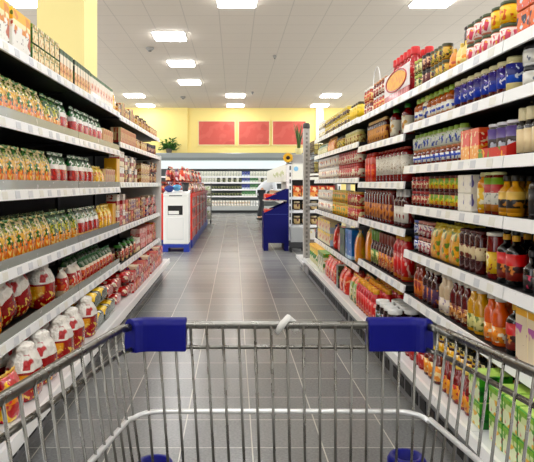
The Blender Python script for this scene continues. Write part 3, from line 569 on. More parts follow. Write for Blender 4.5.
kind('redbeer', 'red sauce bottle with yellow label', 'bottle', bottle('sauce_bottle', .031, .15, gl('#8f1c0c'), plain('#d9b848', .35), lb('#e8b030', ('#c0301c', 30, .54, 0, 1, 1)), lz=(.1, .5), neck=.5, sh=(.6, .76), caph=.014))
kind('tomred', 'tomato-red jar on the deck', 'jar', jar('tomato_jar', .034, .12, gl('#b0281a'), plain('#8a1f18', .35), lb('#c8463a', ('#f0d8c8', 30, .6, 0, 1, 1)), lz=(.1, .6)))
kind('whitelid', 'dark sauce jar with white lid', 'jar', jar('sauce_jar', .044, .16, gl('#3a1510'), plain('#f2f2ee', .3), lb('#c8d4dc', ('#3a6a4a', 30, .56, 0, 1, 1), ('#b0301c', 34, .6, 0, 1, 1)), lz=(.1, .6), lidh=.025))
kind('redtall', 'tall red ketchup bottle with yellow cap', 'bottle', bottle('ketchup_bottle', .040, .265, plain('#c4151c', .22, 0, .5), plain('#f2b01c', .35), prn([(0, '#e8a02a'), (.12, '#d81f24'), (.8, '#c81820')], [('#f3d0c4', 26, .6, .1, .9, .5)], .3), lz=(.04, .62), neck=.5, sh=(.7, .88), caph=.028))
kind('redshort', 'red ketchup bottle with orange-yellow cap', 'bottle', bottle('ketchup_bottle', .036, .20, plain('#c4151c', .22, 0, .5), plain('#f2a81c', .35), prn([(0, '#e8902a'), (.14, '#d81f24')], [('#f3c0b4', 26, .6, .1, .9, .5), ('#e8a02a', 30, .63, 0, 1, 1)], .3), lz=(.04, .62), neck=.5, sh=(.7, .86), caph=.028))
kind('bbq', 'brown sauce bottle with orange label', 'bottle', bottle('barbecue_bottle', .035, .245, gl('#6b1d0c'), plain('#7a2a14', .35), prn([(0, '#d9822a'), (.55, '#e8a83a')], [('#b03a14', 26, .55, 0, 1, 1), ('#f2dca0', 34, .6, 0, 1, 1)], .4), lz=(.08, .46), neck=.72, sh=(.54, .64), caph=.07, nlab=None))
kind('bbqg', 'brown sauce bottle with green label', 'bottle', bottle('barbecue_bottle', .035, .245, gl('#5a1d0c'), plain('#5a8a24', .35), prn([(0, '#8f9a2a'), (.5, '#6f9a34')], [('#f2e6a8', 30, .58, 0, 1, 1)], .4), lz=(.08, .46), neck=.72, sh=(.54, .64), caph=.07))
kind('ytall', 'tall golden yellow pouch', 'packet', pouch('sauce_pouch', .13, .09, .27, prn([(0, '#e8a41c'), (.85, '#c8b02a')], [('#f2c84a', 16, .56, 0, 1, .5)], .25, 0, .4, .2), plain('#d8a82a', .3)))
kind('bluetall', 'tall blue packet', 'packet', carton('rusk_carton', .14, .10, .25, prn([(0, '#cfe4f0'), (.12, '#2a86c8'), (.85, '#3f9ad8')], [('#e3f0f8', 20, .65, 0, 1, 1)], .35), plain('#2a78b8', .4)))
kind('greentall', 'tall dark green packet', 'packet', carton('tea_carton', .11, .10, .235, prn([(0, '#1f4a1c'), (.8, '#4a7a24')], [('#3f7a2c', 20, .56, 0, 1, 1)], .35)))
kind('redpack', 'tall orange-red packet', 'packet', pouch('pasta_packet', .15, .10, .245, prn([(0, '#d8431f'), (.5, '#e05a2a'), (.85, '#c92a1c')], [('#f3d8c0', 22, .58, .1, .8, .6)], .28, .1, .4, .3), plain('#d8502a', .3)))
kind('twinbox', 'yellow-white box with orange print', 'box', carton('biscuit_carton', .22, .12, .125, prn([(0, '#f0e8c8'), (.75, '#f2d84a')], [('#e07a24', 17, .52, .15, .75, 1), ('#f6f0dc', 30, .6, 0, 1, 1)], .4), prn([(0, '#cfdff0'), (.5, '#f0e6c0')], [('#4a84c8', 20, .58, 0, 1, 1)], .4)))
kind('midred', 'orange-red jar with yellow lid', 'jar', jar('pepper_jar', .042, .115, gl('#c8422a'), plain('#d8a040', .35), lb('#e8d8b0', ('#c8402a', 28, .52, 0, 1, 1)), lz=(.12, .62)))
kind('yellowjar', 'golden yellow jar', 'jar', jar('pineapple_jar', .042, .118, gl('#e3b41e'), plain('#d8c042', .35), lb('#ecc62a', ('#7f9a2a', 28, .58, 0, 1, 1)), lz=(.12, .66)))
kind('reddark', 'red-brown glass sauce bottle', 'bottle', bottle('sauce_bottle', .037, .215, gl('#7f1d10'), plain('#8f3020', .35), lb('#d8973c', ('#8a2a14', 26, .52, 0, 1, .5)), lz=(.12, .58), neck=.8, sh=(.86, .93), caph=.014))
kind('reddarkw', 'red-brown sauce bottle with white cap', 'bottle', bottle('sauce_bottle', .037, .225, gl('#6b160f'), plain('#efefec', .35), lb('#ece8e0', ('#a8321c', 26, .6, 0, 1, .3)), lz=(.12, .55), neck=.55, sh=(.66, .80), caph=.045))
kind('deckgreen', 'green and yellow deck pouch', 'packet', pouch('rice_pouch', .125, .09, .20, prn([(0, '#e0c23a'), (.3, '#9ab43a'), (.8, '#e8862a')], [('#f0e6c0', 26, .58, .1, .8, 1), ('#3f7a2c', 26, .6, 0, 1, 1)], .28, .1, .4, .3), plain('#e8b040', .3)))
kind('deckred', 'orange-red deck pouch', 'packet', pouch('pasta_pouch', .15, .10, .195, prn([(0, '#d84a1c'), (.5, '#e8662a'), (.8, '#d0381c')], [('#f2c09a', 26, .62, .1, .9, 1)], .28, .1, .4, .3), plain('#e06a34', .3)))
kind('deckdark', 'dark green-black deck carton', 'box', carton('tea_carton', .10, .10, .19, prn([(0, '#10240f'), (.8, '#1c4a1c')], [('#6f9a3a', 26, .6, .2, .8, 1)], .35)))
kind('decktin', 'yellow-capped green and white tin', 'tin', jar('cocoa_tin', .055, .192, prn([(0, '#e8e6c0'), (.3, '#4fa03a'), (.62, '#f0d84a')], [('#f6f2e0', 22, .58, 0, .7, 1)], .3), plain('#f0b81e', .35), None, lidh=.03, lidr=1.02))
kind('deckcarton', 'white and green deck carton', 'box', carton('rice_carton', .12, .10, .19, prn([(0, '#eef0e0'), (.8, '#7fb03a')], [('#5aa03a', 20, .55, 0, 1, .5), ('#e8b03a', 26, .62, 0, 1, 1)], .35)))

ORD = ['first','second','third','fourth','fifth','sixth','seventh','eighth','ninth','tenth','eleventh','twelfth','thirteenth','fourteenth','fifteenth','sixteenth','seventeenth','eighteenth','nineteenth','twentieth']
TENS = ['', '', 'twenty', 'thirty', 'forty', 'fifty']
def ordn(n):
    if n <= 20: return ORD[n-1]
    return TENS[n//10]+'-'+ORD[n % 10-1] if n % 10 else TENS[n//10][:-1]+'ieth'
COUNT = {}; PENDING = []
def put(key, loc, rot, where, rank=''):
    k = K[key]
    if k['proto'] is None: o = k['proto'] = k['f']()
    else: o = copy_tree(k['proto'])
    o.location = loc; o.rotation_euler = rot
    ck = (k['desc'], rank, where); n = COUNT[ck] = COUNT.get(ck, 0)+1
    o['category'] = k['cat']; o['group'] = f"{k['desc']}, one run {where}"
    PENDING.append((o, ck, n))
    return o
def finish_labels():
    for o, ck, n in PENDING:
        d, r, w = ck
        r = f' {r},' if r else ''
        o['label'] = f'only {d},{r} {w}' if COUNT[ck] == 1 else f'{ordn(n)} {d} from near end,{r} {w}'
TN = ['top', 'second', 'third', 'fourth', 'fifth', 'sixth', 'bottom']
def zof(side, ti, y):
    if ti == 'deck': return (DR if side == 'R' else DL)
    if side == 'R': t = RT_near if y < RB[2] else RT_2 if y < RB[3] else RT_3
    else: t = LT_near if y < LB[3] else LT_3
    return t[min(ti, len(t)-1)]
LAST = {}
def row(side, ti, u0, u1, keys, rows=1, layers=1, lean=0, xoff=0., lie=False, jit=1., n=None, gap=1.015):
    """place products along a shelf; u0 is the near end in the photograph, u1 the far end"""
    if isinstance(keys, str): keys = [keys]
    s = 1 if side == 'R' else -1
    face = {'R': RX+.028, 'L': -LX+.028}[side] if ti != 'deck' else {'R': .875, 'L': .825}[side]
    ya, yb = face*F/abs(u0-234), face*F/abs(u1-234)
    yb = min(yb, (RB if side == 'R' else LB)[-1]-.006)
    for bnd in ((RB[2], RB[3]) if side == 'R' else (LB[3],)):
        if ti != 'deck' and ya < bnd-.06: yb = min(yb, bnd-.004); break
    if ti != 'deck' and abs(yb-ya) < .03: return
    w = max(K[q]['w'] for q in keys); d = max(K[q]['d'] for q in keys)
    lk = (side, ti, xoff > .05)
    ya = max(ya, LAST.get(lk, -9)); pitch = (yb-ya)/n if n else w*gap
    nm = 'bottom deck' if ti == 'deck' else TN[ti]+' shelf'
    where = f"{'right' if s > 0 else 'left'} {nm}"
    ys = []; y = ya
    while True:
        c = y+pitch/2
        for bnd in (RB if side == 'R' else LB):      # keep clear of the uprights between bays
            if abs(c-bnd) < w/2+.006: c = bnd+w/2+.006
        if c+w/2 > yb+w*.45 or c+w/2 > (RB if side == 'R' else LB)[-1]-.004 or (n and len(ys) >= n): break
        ys.append(c); y = c+pitch/2
    if not ys: return
    # spread the slack of the run, bay by bay it stays clear of the uprights
    LAST[lk] = ys[-1]+w/2+.002
    for i, y in enumerate(ys):
        z = zof(side, ti, y)
        for r in range(rows):
            for l in range(layers):
                mixd = isinstance(keys, tuple); pick = lambda q: keys[(i+r+(q*2 if mixd else 0)) % len(keys)] if layers == 1 or mixd else keys[q % len(keys)]
                key = pick(l)
                k = K[key]
                x = face+xoff+k['d']/2+r*(d+.003)
                hz = sum(K[pick(q)]['h']+.0008 for q in range(l)) if layers > 1 else 0
                if k['cat'] == 'box' and layers > 1: hz += .004*l
                rank = ('front row' if r == 0 else 'second row' if r == 1 else 'third row') if rows > 1 or xoff > .05 else ''
                if xoff > .05: rank = 'second row' if r == 0 else 'third row'
                if layers > 1: rank = (('lower ', 'upper ')[l]+rank) if rank else ('lower layer', 'upper layer')[l]
                rz = (0 if s > 0 else PI)
                if k['cat'] in ('bag', 'packet'): rz += random.uniform(-.11, .11)*jit
                elif k['cat'] in ('box',) or key == 'whitepot': rz += random.uniform(-.012, .012)
                else: rz += random.uniform(-.5, .5)
                yj = y+random.uniform(-.001, .001)
                rot = (0, 0, rz); zz = z+.0012+hz
                if lie:            # lying flat, bottom seam towards the aisle
                    rot = (0, s*PI/2, random.uniform(-.02, .02)); x = face+xoff+.01+random.uniform(0, .03)
                    zz = z+k['d']*.53+l*(k['d']*1.27+.001)
                elif lean:         # fallen over towards the camera
                    rot = (s*lean+random.uniform(-.05, .05), 0, rz); zz += math.sin(abs(lean)+.06)*w*.55; x += .02
                if 'CHK' in globals() and lean == 0:
                    t = [q for q in (RT_near if side == 'R' and y < RB[2] else RT_2 if side == 'R' and y < RB[3] else RT_3 if side == 'R' else LT_near if y < LB[3] else LT_3) if q > z+.02]
                    if t and zz+k['h'] > min(t)-.03: print('TALL', side, ti, key, round(zz+k['h']-min(t)+.03, 3))
                    if abs(x)+k['d']/2 > (RX if s > 0 else -LX)+.478: print('DEEP', side, ti, key, round(abs(x)+k['d']/2-(RX if s > 0 else -LX)-.478, 3))
                put(key, (s*x, yj, zz), rot, where, rank)

# ---- LEFT SIDE ----
row('L', 0, -14, 32, 'potato', n=2)
row('L', 0, 32.5, 59, 'soup', layers=2)
row('L', 0, 60, 90, 'rice'); row('L', 0, 91, 112.5, 'dumpling'); row('L', 0, 113, 116.4, 'ybag')
row('L', 0, 118, 136, ['choc', 'spread', 'stripe', 'choc']); row('L', 0, 137, 149, ['choc', 'brownjar']); row('L', 0, 150, 159, 'crispb')
row('L', 1, -14, 43, 'noodle'); row('L', 1, 48, 60, 'noodle2'); row('L', 1, 61, 102, 'rwg')
row('L', 1, 103, 113, 'stripe'); row('L', 1, 113.5, 119.5, 'ybag_s')
row('L', 1, 121, 136, 'stripe'); row('L', 1, 136.5, 148, 'crispb'); row('L', 1, 148.5, 155, 'spread'); row('L', 1, 155.3, 159.5, 'brownjar')
row('L', 2, -14, 54, 'noodle'); row('L', 2, 55, 97, 'rwg'); row('L', 2, 97.5, 105, 'ybag_s'); row('L', 2, 105.5, 115, 'stripe'); row('L', 2, 115.3, 119.6, 'yellowbox')
row('L', 2, 117, 125, 'rwbox', layers=2); row('L', 2, 125.3, 138, ('choc', 'spread', 'rwbox'), layers=2); row('L', 2, 138.5, 149, 'crispb', layers=2); row('L', 2, 149.3, 158.8, ('spread', 'choc', 'brownjar'), layers=2)
row('L', 3, -14, 53, 'noodle'); row('L', 3, 53.5, 80, 'noodle2'); row('L', 3, 81, 101, 'rwg'); row('L', 3, 101.5, 111, 'ybag'); row('L', 3, 111.5, 119.6, 'yellowbox')
row('L', 3, 117, 125, ('rwbox', 'redbox'), layers=2); row('L', 3, 125.3, 146, ('purple', 'choc', 'orangered', 'choc', 'purple'), layers=2); row('L', 3, 146.5, 159, ('purple', 'spread', 'redbox'), layers=2)
row('L', 4, -30, 14, 'chips'); row('L', 4, 12, 42, 'neckl', lean=.42, gap=1.1); row('L', 4, 43, 62, 'neck', n=1); row('L', 4, 66, 83, 'tomato'); row('L', 4, 84, 113, 'gcarton')
row('L', 4, 113.5, 119.3, 'brownjar'); row('L', 4, 120.8, 136, ['greenred', 'gcarton']); row('L', 4, 136.5, 140, 'rwbox'); row('L', 4, 141, 151, 'pinkpack', layers=2); row('L', 4, 151.5, 159, ('orangered', 'choc', 'redbox'), layers=2)
row('L', 1, 61, 102, 'noodle2', xoff=.10); row('L', 3, -14, 80, 'noodle2', xoff=.10); row('L', 4, -30, 60, 'chips', xoff=.2); row('L', 4, 84, 119, 'gcarton', xoff=.10)
row('L', 'deck', -60, 13, 'bluebag'); row('L', 'deck', 13, 33, 'ryl'); row('L', 'deck', 32, 66, 'neck', gap=1.05); row('L', 'deck', 66, 97, 'neck', gap=1.12)
row('L', 'deck', -60, 33, 'chips', xoff=.15); row('L', 'deck', 34, 98, 'neck', xoff=.15)
row('L', 'deck', 98, 112, 'herb', layers=2, lie=True, gap=1.08); row('L', 'deck', 112, 121, ['herb', 'rlie'], layers=2, lie=True, gap=1.08); row('L', 'deck', 121.5, 132, 'rlie', layers=2, lie=True, gap=1.08)
row('L', 'deck', 133, 163, ('redbox', 'orangered', 'redbox', 'purple', 'redbox'), layers=2, rows=2)

# ---- RIGHT SIDE ----
row('R', 0, 560, 506, 'diamond', layers=2)
row('R', 0, 505, 486, ['pinkjar', 'yeljar'], layers=2); row('R', 0, 486, 465, 'pinkjar', layers=2)
row('R', 0, 464.5, 452, 'mustard'); row('R', 0, 451.5, 445, 'omust')
row('R', 0, 466, 446, 'plum', layers=2, xoff=.075)
row('R', 0, 444, 428, ['spice', 'spice'], layers=2); row('R', 0, 427.5, 420, 'spiced', layers=2); row('R', 0, 419.5, 412.5, 'spiceg', layers=2)
row('R', 0, 411, 386.5, 'ketchup', xoff=.012); row('R', 0, 411, 386.5, 'ketchup', xoff=.09)
row('R', 0, 385.5, 371, ['bologw', 'bolog'], layers=2); row('R', 0, 370, 359.5, ['bolog', 'bologw'], layers=2)
row('R', 0, 357, 348, 'smile'); row('R', 0, 347, 324, 'pickle', layers=2); row('R', 0, 323, 316, 'whitetub', layers=2)
row('R', 1, 560, 522, 'whitejar', layers=2); row('R', 1, 521, 504.5, 'bluejarw'); row('R', 1, 503, 452, 'bluejar')
row('R', 1, 521, 452, 'bluejar', xoff=.075)
row('R', 1, 449, 430, 'dressing'); row('R', 1, 429.5, 405.5, ['dressing', 'dressw', 'dressing']); row('R', 1, 449, 406, 'dressing', xoff=.07)
row('R', 1, 408, 385, 'hotsauce', n=2); row('R', 1, 384, 367, 'soy', rows=2)
row('R', 1, 356.5, 343, 'tin'); row('R', 1, 342.5, 334, 'yjar'); row('R', 1, 333.5, 327, 'orangepack'); row('R', 1, 326, 316, 'greenpack')
row('R', 2, 575, 512, 'beige'); row('R', 2, 575, 512, 'beige', xoff=.06)
row('R', 2, 508, 481, 'darkjar', xoff=.012); row('R', 2, 479, 464, 'orangecarton')
row('R', 2, 462, 406, ['bluebrown', 'greencap'], layers=2)
row('R', 2, 403, 373, 'redbottle'); row('R', 2, 372, 364, 'orangebottle')
row('R', 2, 357, 337, 'redlid', layers=2); row('R', 2, 336.5, 316, 'creamjar', layers=2)
row('R', 3, 590, 518, 'wine'); row('R', 3, 517, 496, 'vinegar'); row('R', 3, 495, 484, 'redyel'); row('R', 3, 483, 472, 'yelbottle')
row('R', 3, 517, 472, 'vinegar', xoff=.085)
row('R', 3, 471, 460, 'whitepot', layers=2); row('R', 3, 459, 427, 'yelgreen', layers=2); row('R', 3, 426, 406, 'redrelish', layers=2)
row('R', 3, 403, 391, 'reddarkw'); row('R', 3, 390, 360, 'reddark'); row('R', 3, 357, 346, 'midred', layers=2); row('R', 3, 345.5, 332, 'yellowjar', layers=2); row('R', 3, 331, 316, 'creamjar', layers=2)
row('R', 4, 600, 514, 'darksmall', rows=2); row('R', 4, 513, 492, 'whisky', rows=2); row('R', 4, 491, 479, 'salsa', rows=2); row('R', 4, 478, 459, 'slimred', rows=2)
row('R', 4, 458, 430, 'yelbag', rows=2); row('R', 4, 429, 417, 'whitered', layers=2); row('R', 4, 416.5, 406, 'bluewhite', layers=2)
row('R', 4, 403, 392, 'redtall'); row('R', 4, 391, 378, 'bbq'); row('R', 4, 377.5, 369, 'bbqg'); row('R', 4, 368, 359.5, 'ytall')
row('R', 4, 403, 370, 'bbq', xoff=.09)
row('R', 4, 356.5, 352, 'ytall'); row('R', 4, 351, 346, 'bluetall'); row('R', 4, 345, 341, 'greentall'); row('R', 4, 340.5, 331, 'redpack'); row('R', 4, 330, 316, 'twinbox', layers=2)
row('R', 5, 610, 520, 'nuts', rows=2); row('R', 5, 519, 497, 'whisky', rows=2)
row('R', 5, 496, 478, 'juiceo', rows=2); row('R', 5, 477.5, 466, 'juicey', rows=2); row('R', 5, 465.5, 449, 'juicer', rows=2); row('R', 5, 448.5, 434, 'juicew', rows=2)
row('R', 5, 433.5, 420, 'amber', rows=2); row('R', 5, 419.5, 406, 'honey', rows=2)
row('R', 'deck', 600, 538, 'orangebox', layers=2); row('R', 'deck', 536, 470, 'greenbox', layers=2)
row('R', 'deck', 600, 480, 'darktall', xoff=.135, rows=2)
row('R', 'deck', 468.5, 436, 'redbeer'); row('R', 'deck', 435, 421, 'beer'); row('R', 'deck', 420.5, 404, 'tomred')
row('R', 'deck', 468.5, 421, 'blackyel', layers=2, xoff=.075, rows=2)
row('R', 'deck', 391.5, 373, 'whitelid', rows=2); row('R', 'deck', 372, 356, 'redshort', rows=3); row('R', 'deck', 355.5, 346, 'deckgreen', rows=3)
row('R', 'deck', 345, 339, 'deckred', rows=2); row('R', 'deck', 338.7, 335.5, 'deckdark'); row('R', 'deck', 335, 325, 'deckred', rows=2); row('R', 'deck', 324.6, 318, 'deckcarton', rows=2); row('R', 'deck', 317.7, 309.5, 'decktin', rows=2)
finish_labels()

# ketchup display sleeve, red tray, price hoop
o = empty('display_sleeve', (RX+.016, 3.61, RT_near[0]+.0012))
L2 = .275
MB().bbox(0, .004, -L2, L2, 0, .045, .001).obj('striped_base', prn([(0, '#b8323a')], [('#e3a0a0', 60, .55, 0, 1, .1)], .5), o)
MB().bbox(0, .004, -L2, L2, .0455, .175, .001).obj('card_front', plain('#efe8e6', .5), o)
ov = MB(); ov.lathe([(.052, 0), (.052, .003)], 28); ov.v = [(-z, x*4.0, y+.112) for x, y, z in ov.v]
ov.obj('yellow_oval', prn([(0, '#f2c41e')], [('#e88a1c', 60, .62, 0, 1, .4)], .45), o)
ri = MB(); ri.tube([(-.002, .225*math.cos(t), .112+.06*math.sin(t)) for t in [2*PI*i/36 for i in range(36)]], .004, 6, closed=True)
ri.obj('red_rim', plain('#c8242c', .4), o)
tag(o, 'white card sleeve with yellow oval in front of the red ketchup bottles', 'display sleeve')
o = empty('product_tray', (RX+.075, 2.28, RT_near[2]+.0006))
w, d = .125, .05
MB().box(-.055, -.051, -w, w, 0, .04).obj('front_lip', prn([(0, '#d42a20')], [('#7fa83a', 24, .56, 0, 1, .6), ('#f2c43a', 30, .62, 0, 1, 1)], .4), o)
for sg in (-1, 1):
    MB().prism([(-.055, 0), (.05, 0), (.05, .085), (-.055, .04)], 'y', sg*w-.002, sg*w+.002).obj('side_wall', plain('#d8261e', .4), o)
tag(o, 'open red cardboard tray around the dark purple jars, right third shelf', 'tray')
o = MB().tube([(RX+.06, 4.28+.10*math.cos(t), RT_2[0]+.002+.205+.12*math.sin(t)) if 0 < i < 20 else (RX+.06, 4.28+.10*math.cos(t), RT_2[0]+.002) for i, t in [(i, PI*max(0, min(1, (i-1)/18))) for i in range(21)]], .003, 6).obj('price_hoop', plain('#f3f1ee', .4))
tag(o, 'thin white wire hoop rising above the right top shelf', 'wire hoop')

# ------------------------------------------------------------------ shopping trolley
def rimz(y): return .865+.06*(1-y)
def lx(y): return -.178-.12*(1-y)
def rx(y): return .327+.06*(1-y)
YF, YR = 1.0, .16
cart = empty('shopping_cart', (.08, .55, 0)); CO = Vector(cart.location)
tag(cart, 'empty chrome wire shopping cart with blue corner bumpers in the foreground', 'shopping cart')
def cpart(mb, nm, m, parent=None):
    mb.v = [(x-CO.x, y-CO.y, z-CO.z) for x, y, z in mb.v] if not parent else [(x-CO.x, y-CO.y, z-CO.z) for x, y, z in mb.v]
    return mb.obj(nm, m, parent or cart)
def loop(dz, inset, yf, rc=.035, n=5, zf=None):
    pts = []
    zz = lambda y: (rimz(y)+dz) if zf is None else zf(y)
    for i in range(9): y = YR+(yf-rc-YR)*i/8; pts.append((lx(y)+inset*(1), y, zz(y)))
    xl, xr = lx(yf)+inset, rx(yf)-inset*1.2
    for k in range(1, n+1): a = PI-k*PI/2/n; pts.append((xl+rc+rc*math.cos(a), yf-rc+rc*math.sin(a), zz(yf)))
    for k in range(0, n+1): a = PI/2-k*PI/2/n; pts.append((xr-rc+rc*math.cos(a), yf-rc+rc*math.sin(a), zz(yf)))
    for i in range(9): y = yf-rc-(yf-rc-YR)*i/8; pts.append((rx(y)-inset*1.2, y, zz(y)))
    return pts
cpart(MB().tube(loop(0, 0, YF), .0065, 10), 'basket_rim', M_chrome)
cpart(MB().tube(loop(-.036, .004, YF-.003), .0038, 8), 'upper_wire', M_chrome)
wf = YF-.028
cpart(MB().tube(loop(-.135, .022, wf, .040), .0042, 8), 'middle_wire', M_chromeb)
cpart(MB().tube(loop(-.245, .050, YF-.055), .0042, 8), 'lower_wire', M_chrome)
# upright wires: front panel and both sides
zb = -.27
fp = MB(); n = 18; xl, xr = lx(YF), rx(YF)
for i in range(n):
    t = (i+.5)/n; xt = xl+.012+(xr-xl-.024)*t; xb = xl+.045+(xr-xl-.085)*t
    fp.tube([(xt, YF-.006, rimz(YF)), (xb, YF-.062, rimz(YF)+zb)], .0022, 6)
cpart(fp, 'front_grid', M_chrome)
for fn, sg, ins in ((lx, 1, .045), (rx, -1, .04)):
    sp_ = MB(); y = YF-.045
    while y > YR+.01:
        sp_.tube([(fn(y)+sg*.004, y, rimz(y)), (fn(y)+sg*ins, y, rimz(y)+zb-.02)], .0022, 6); y -= .034
    cpart(sp_, 'side_grid', M_chrome)
bt = MB()
for i in range(14):
    t = i/13; yb_ = YF-.062
    bt.tube([(lx(YF)+.045+(xr-xl-.085)*t, yb_, rimz(YF)+zb), (lx(YR)+.045+(rx(YR)-lx(YR)-.085)*t, YR, rimz(YR)+zb-.02)], .0024, 6)
for i in range(6):
    y = YR+(YF-.062-YR)*i/5; z = rimz(y)+zb-.02*(1-(y-YR)/(YF-.062-YR))-.004
    bt.tube([(lx(y)+.045, y, z), (rx(y)-.04, y, z)], .003, 6)
cpart(bt, 'basket_floor', M_chrome)
# blue sleeves on the front corners of the rim
def sleeve(left):
    path = []
    rc = .035
    if left:
        xa, xc = -.079, lx(YF)
        path = [(xa, YF), (xc+rc, YF)] + [(xc+rc+rc*math.cos(PI/2+k*PI/2/5), YF-rc+rc*math.sin(PI/2+k*PI/2/5)) for k in range(1, 4)]
    else:
        xa, xc = .222, rx(YF)
        path = [(xa, YF), (xc-rc, YF)] + [(xc-rc+rc*math.cos(PI/2-k*PI/2/5), YF-rc+rc*math.sin(PI/2-k*PI/2/5)) for k in range(1, 4)]
    prof = [(-.017, -.040), (-.015, .004), (-.009, .011), (0, .0135), (.009, .011), (.015, .004), (.017, -.040), (0, -.0425)]
    vs = []; m = len(prof)
    for i, p in enumerate(path):
        a = path[max(0, i-1)]; c = path[min(len(path)-1, i+1)]
        t = Vector((c[0]-a[0], c[1]-a[1])).normalized(); nrm = Vector((-t.y, t.x))
        for q, z in prof: vs.append((p[0]+nrm.x*q, p[1]+nrm.y*q, rimz(YF)+z))
    fs = [(i*m+k, i*m+(k+1) % m, (i+1)*m+(k+1) % m, (i+1)*m+k) for i in range(len(path)-1) for k in range(m)]
    mb = MB().add(vs, fs, 0, False)
    mb.f += [list(range(m)), [(len(path)-1)*m+k for k in range(m)]]; mb.m += [0, 0]; mb.sm += [False, False]
    o = cpart(mb, 'corner_bumper', M_blue); o['label'] = 'blue plastic corner bumper'
    bv = o.modifiers.new('b', 'BEVEL'); bv.width = .002; bv.segments = 2; bv.limit_method = 'ANGLE'
sleeve(True); sleeve(False)
cl = MB().tube([(.072, YF, rimz(YF)-.012), (.080, YF-.011, rimz(YF)+.004), (.09, YF, rimz(YF)+.012), (.1, YF+.01, rimz(YF)+.002), (.104, YF, rimz(YF)-.011)], .006, 8)
cpart(cl, 'wire_clip', plain('#d8d6cf', .3))
for x in (-.132, .288):
    q = -.019 if x < 0 else -.009; b = MB().lathe([(.030, .615+q), (.032, .622+q), (.032, .650+q), (.028, .657+q), (.020, .657+q), (.018, .640+q), (.001, .638+q)], 20, caps=False, cx=x, cy=YF+.0)
    o = cpart(b, 'lower_bumper', M_blue); o['label'] = 'round blue plastic bumper ring'
    cpart(MB().tube([(x, YF, .62), (x*.9+.008, YF-.05, rimz(YF)+zb-.005)], .007, 8), 'bumper_bracket', M_chrome)
# handle, chassis, wheels
ha = MB().tube([(lx(YR)+.0, YR, rimz(YR)), (lx(YR)-.01, YR-.06, .97), (rx(YR)+.01, YR-.06, .97), (rx(YR), YR, rimz(YR))], .009, 8); cpart(ha, 'handle_bracket', M_chrome)
cpart(MB().tube([(lx(YR)+.02, YR-.06, .97), (rx(YR)-.02, YR-.06, .97)], .016, 12), 'handle', M_blue)
for sg, fn in ((-1, lx), (1, rx)):
    xx = fn(.6)-sg*.07
    ch = MB().tube([(fn(YR)-sg*.03, YR+.02, rimz(YR)+zb-.02), (xx, .22, .42), (xx, .27, .2), (xx, .92, .16)], .012, 10)
    cpart(ch, 'chassis_tube', M_chrome)
    cpart(MB().tube([(xx, .78, .165), (fn(YF)-sg*.06, YF-.07, rimz(YF)+zb)], .010, 8), 'front_strut', M_chrome)
    for yy in (.27, .90):
        zt = .2 if yy < .5 else .16
        wh = MB(); wh.lathe([(.045, -.014), (.055, -.012), (.055, .012), (.045, .014)], 20); wh.v = [(xx+z, yy+x, .0555+y) for x, y, z in wh.v]
        w_ = cpart(wh, 'wheel', plain('#3a3b3d', .6))
        fk = MB()
        for q in (-.02, .02): fk.box(xx+q-.002, xx+q+.002, yy-.014, yy+.014, .045, .125)
        fk.box(xx-.022, xx+.022, yy-.016, yy+.016, .125, zt)
        cpart(fk, 'fork', M_chrome, w_)
cpart(MB().tube([(lx(.6)+.07, .3, .2), (rx(.6)-.07, .3, .2)], .010, 8), 'cross_tube', M_chrome)

# ------------------------------------------------------------------ the dairy wall at the back
FY = 22.7
fr = empty('refrigerated_cabinet', (-.4, FY+.45, 0)); fo = Vector(fr.location)
tag(fr, 'long open white refrigerated dairy cabinet along the yellow back wall', 'refrigerator')
def fpart(mb, nm, m, parent=None):
    mb.v = [(x-fo.x, y-fo.y, z-fo.z) for x, y, z in mb.v]; return mb.obj(nm, m, parent or fr)
fx0, fx1 = -4.2, 3.6
M_fr = plain('#e9eeee', .4)
fpart(MB().box(fx0, fx1, FY+.82, FY+.86, .1, 2.1), 'back_panel', plain('#6a706e', .5))
fpart(MB().bbox(fx0, fx1, FY+.02, FY+.86, 2.06, 2.28, .02), 'canopy', plain('#8f9593', .35, .3))
fpart(MB().box(fx0, fx1, FY+.0, FY+.03, 1.99, 2.10), 'canopy_edge', plain('#6e7674', .4))
fpart(MB().box(fx0, fx1, FY+.34, FY+.38, 1.68, 2.06), 'light_fascia', plain('#f4fbfb', .5))
fpart(MB().box(fx0+.05, fx1-.05, FY+.10, FY+.14, 2.00, 2.04), 'lamp_tube', plain('#f2ffff', .5, emit=2.2))
for z in (1.395, 1.17, .905, .645):
    sh = fpart(MB().box(fx0, fx1, FY+.32, FY+.82, z-.03, z), 'shelf', plain('#4a5250', .5))
    fpart(MB().box(fx0, fx1, FY+.305, FY+.32, z-.055, z+.005), 'price_rail', M_rail, sh)
fpart(MB().box(fx0, fx1, FY+.04, FY+.82, .14, .22), 'bin_floor', M_fr)
fpart(MB().bbox(fx0, fx1, FY, FY+.04, .10, .27, .01), 'bin_front', plain('#b7bbb8', .35, .3))
fpart(MB().box(fx0, fx1, FY+.08, FY+.80, 0, .14), 'kick_plate', plain('#2e302f', .6))
for x in (fx0, fx1-.04): fpart(MB().box(x, x+.04, FY, FY+.86, 0, 2.06), 'end_wall', M_fr)
milkw = plain('#f1f0ea', .4)
kind('milk', 'white dairy carton', 'carton', carton('milk_carton', .09, .09, .19, prn([(0, '#e8e8dc'), (.6, '#f4f3ea')], [('#7f8a6a', 30, .62, 0, 1, 1)], .4), plain('#eceade', .4)))
kind('milkg', 'green dairy carton', 'carton', carton('milk_carton', .09, .09, .185, prn([(0, '#e8efe0'), (.35, '#2c8a4a')], [('#e8efe0', 30, .64, 0, 1, 1)], .4)))
kind('milkb', 'blue dairy carton', 'carton', carton('milk_carton', .09, .09, .185, prn([(0, '#dfe6f2'), (.3, '#24449c')], [('#dfe6f2', 30, .64, 0, 1, 1)], .4)))
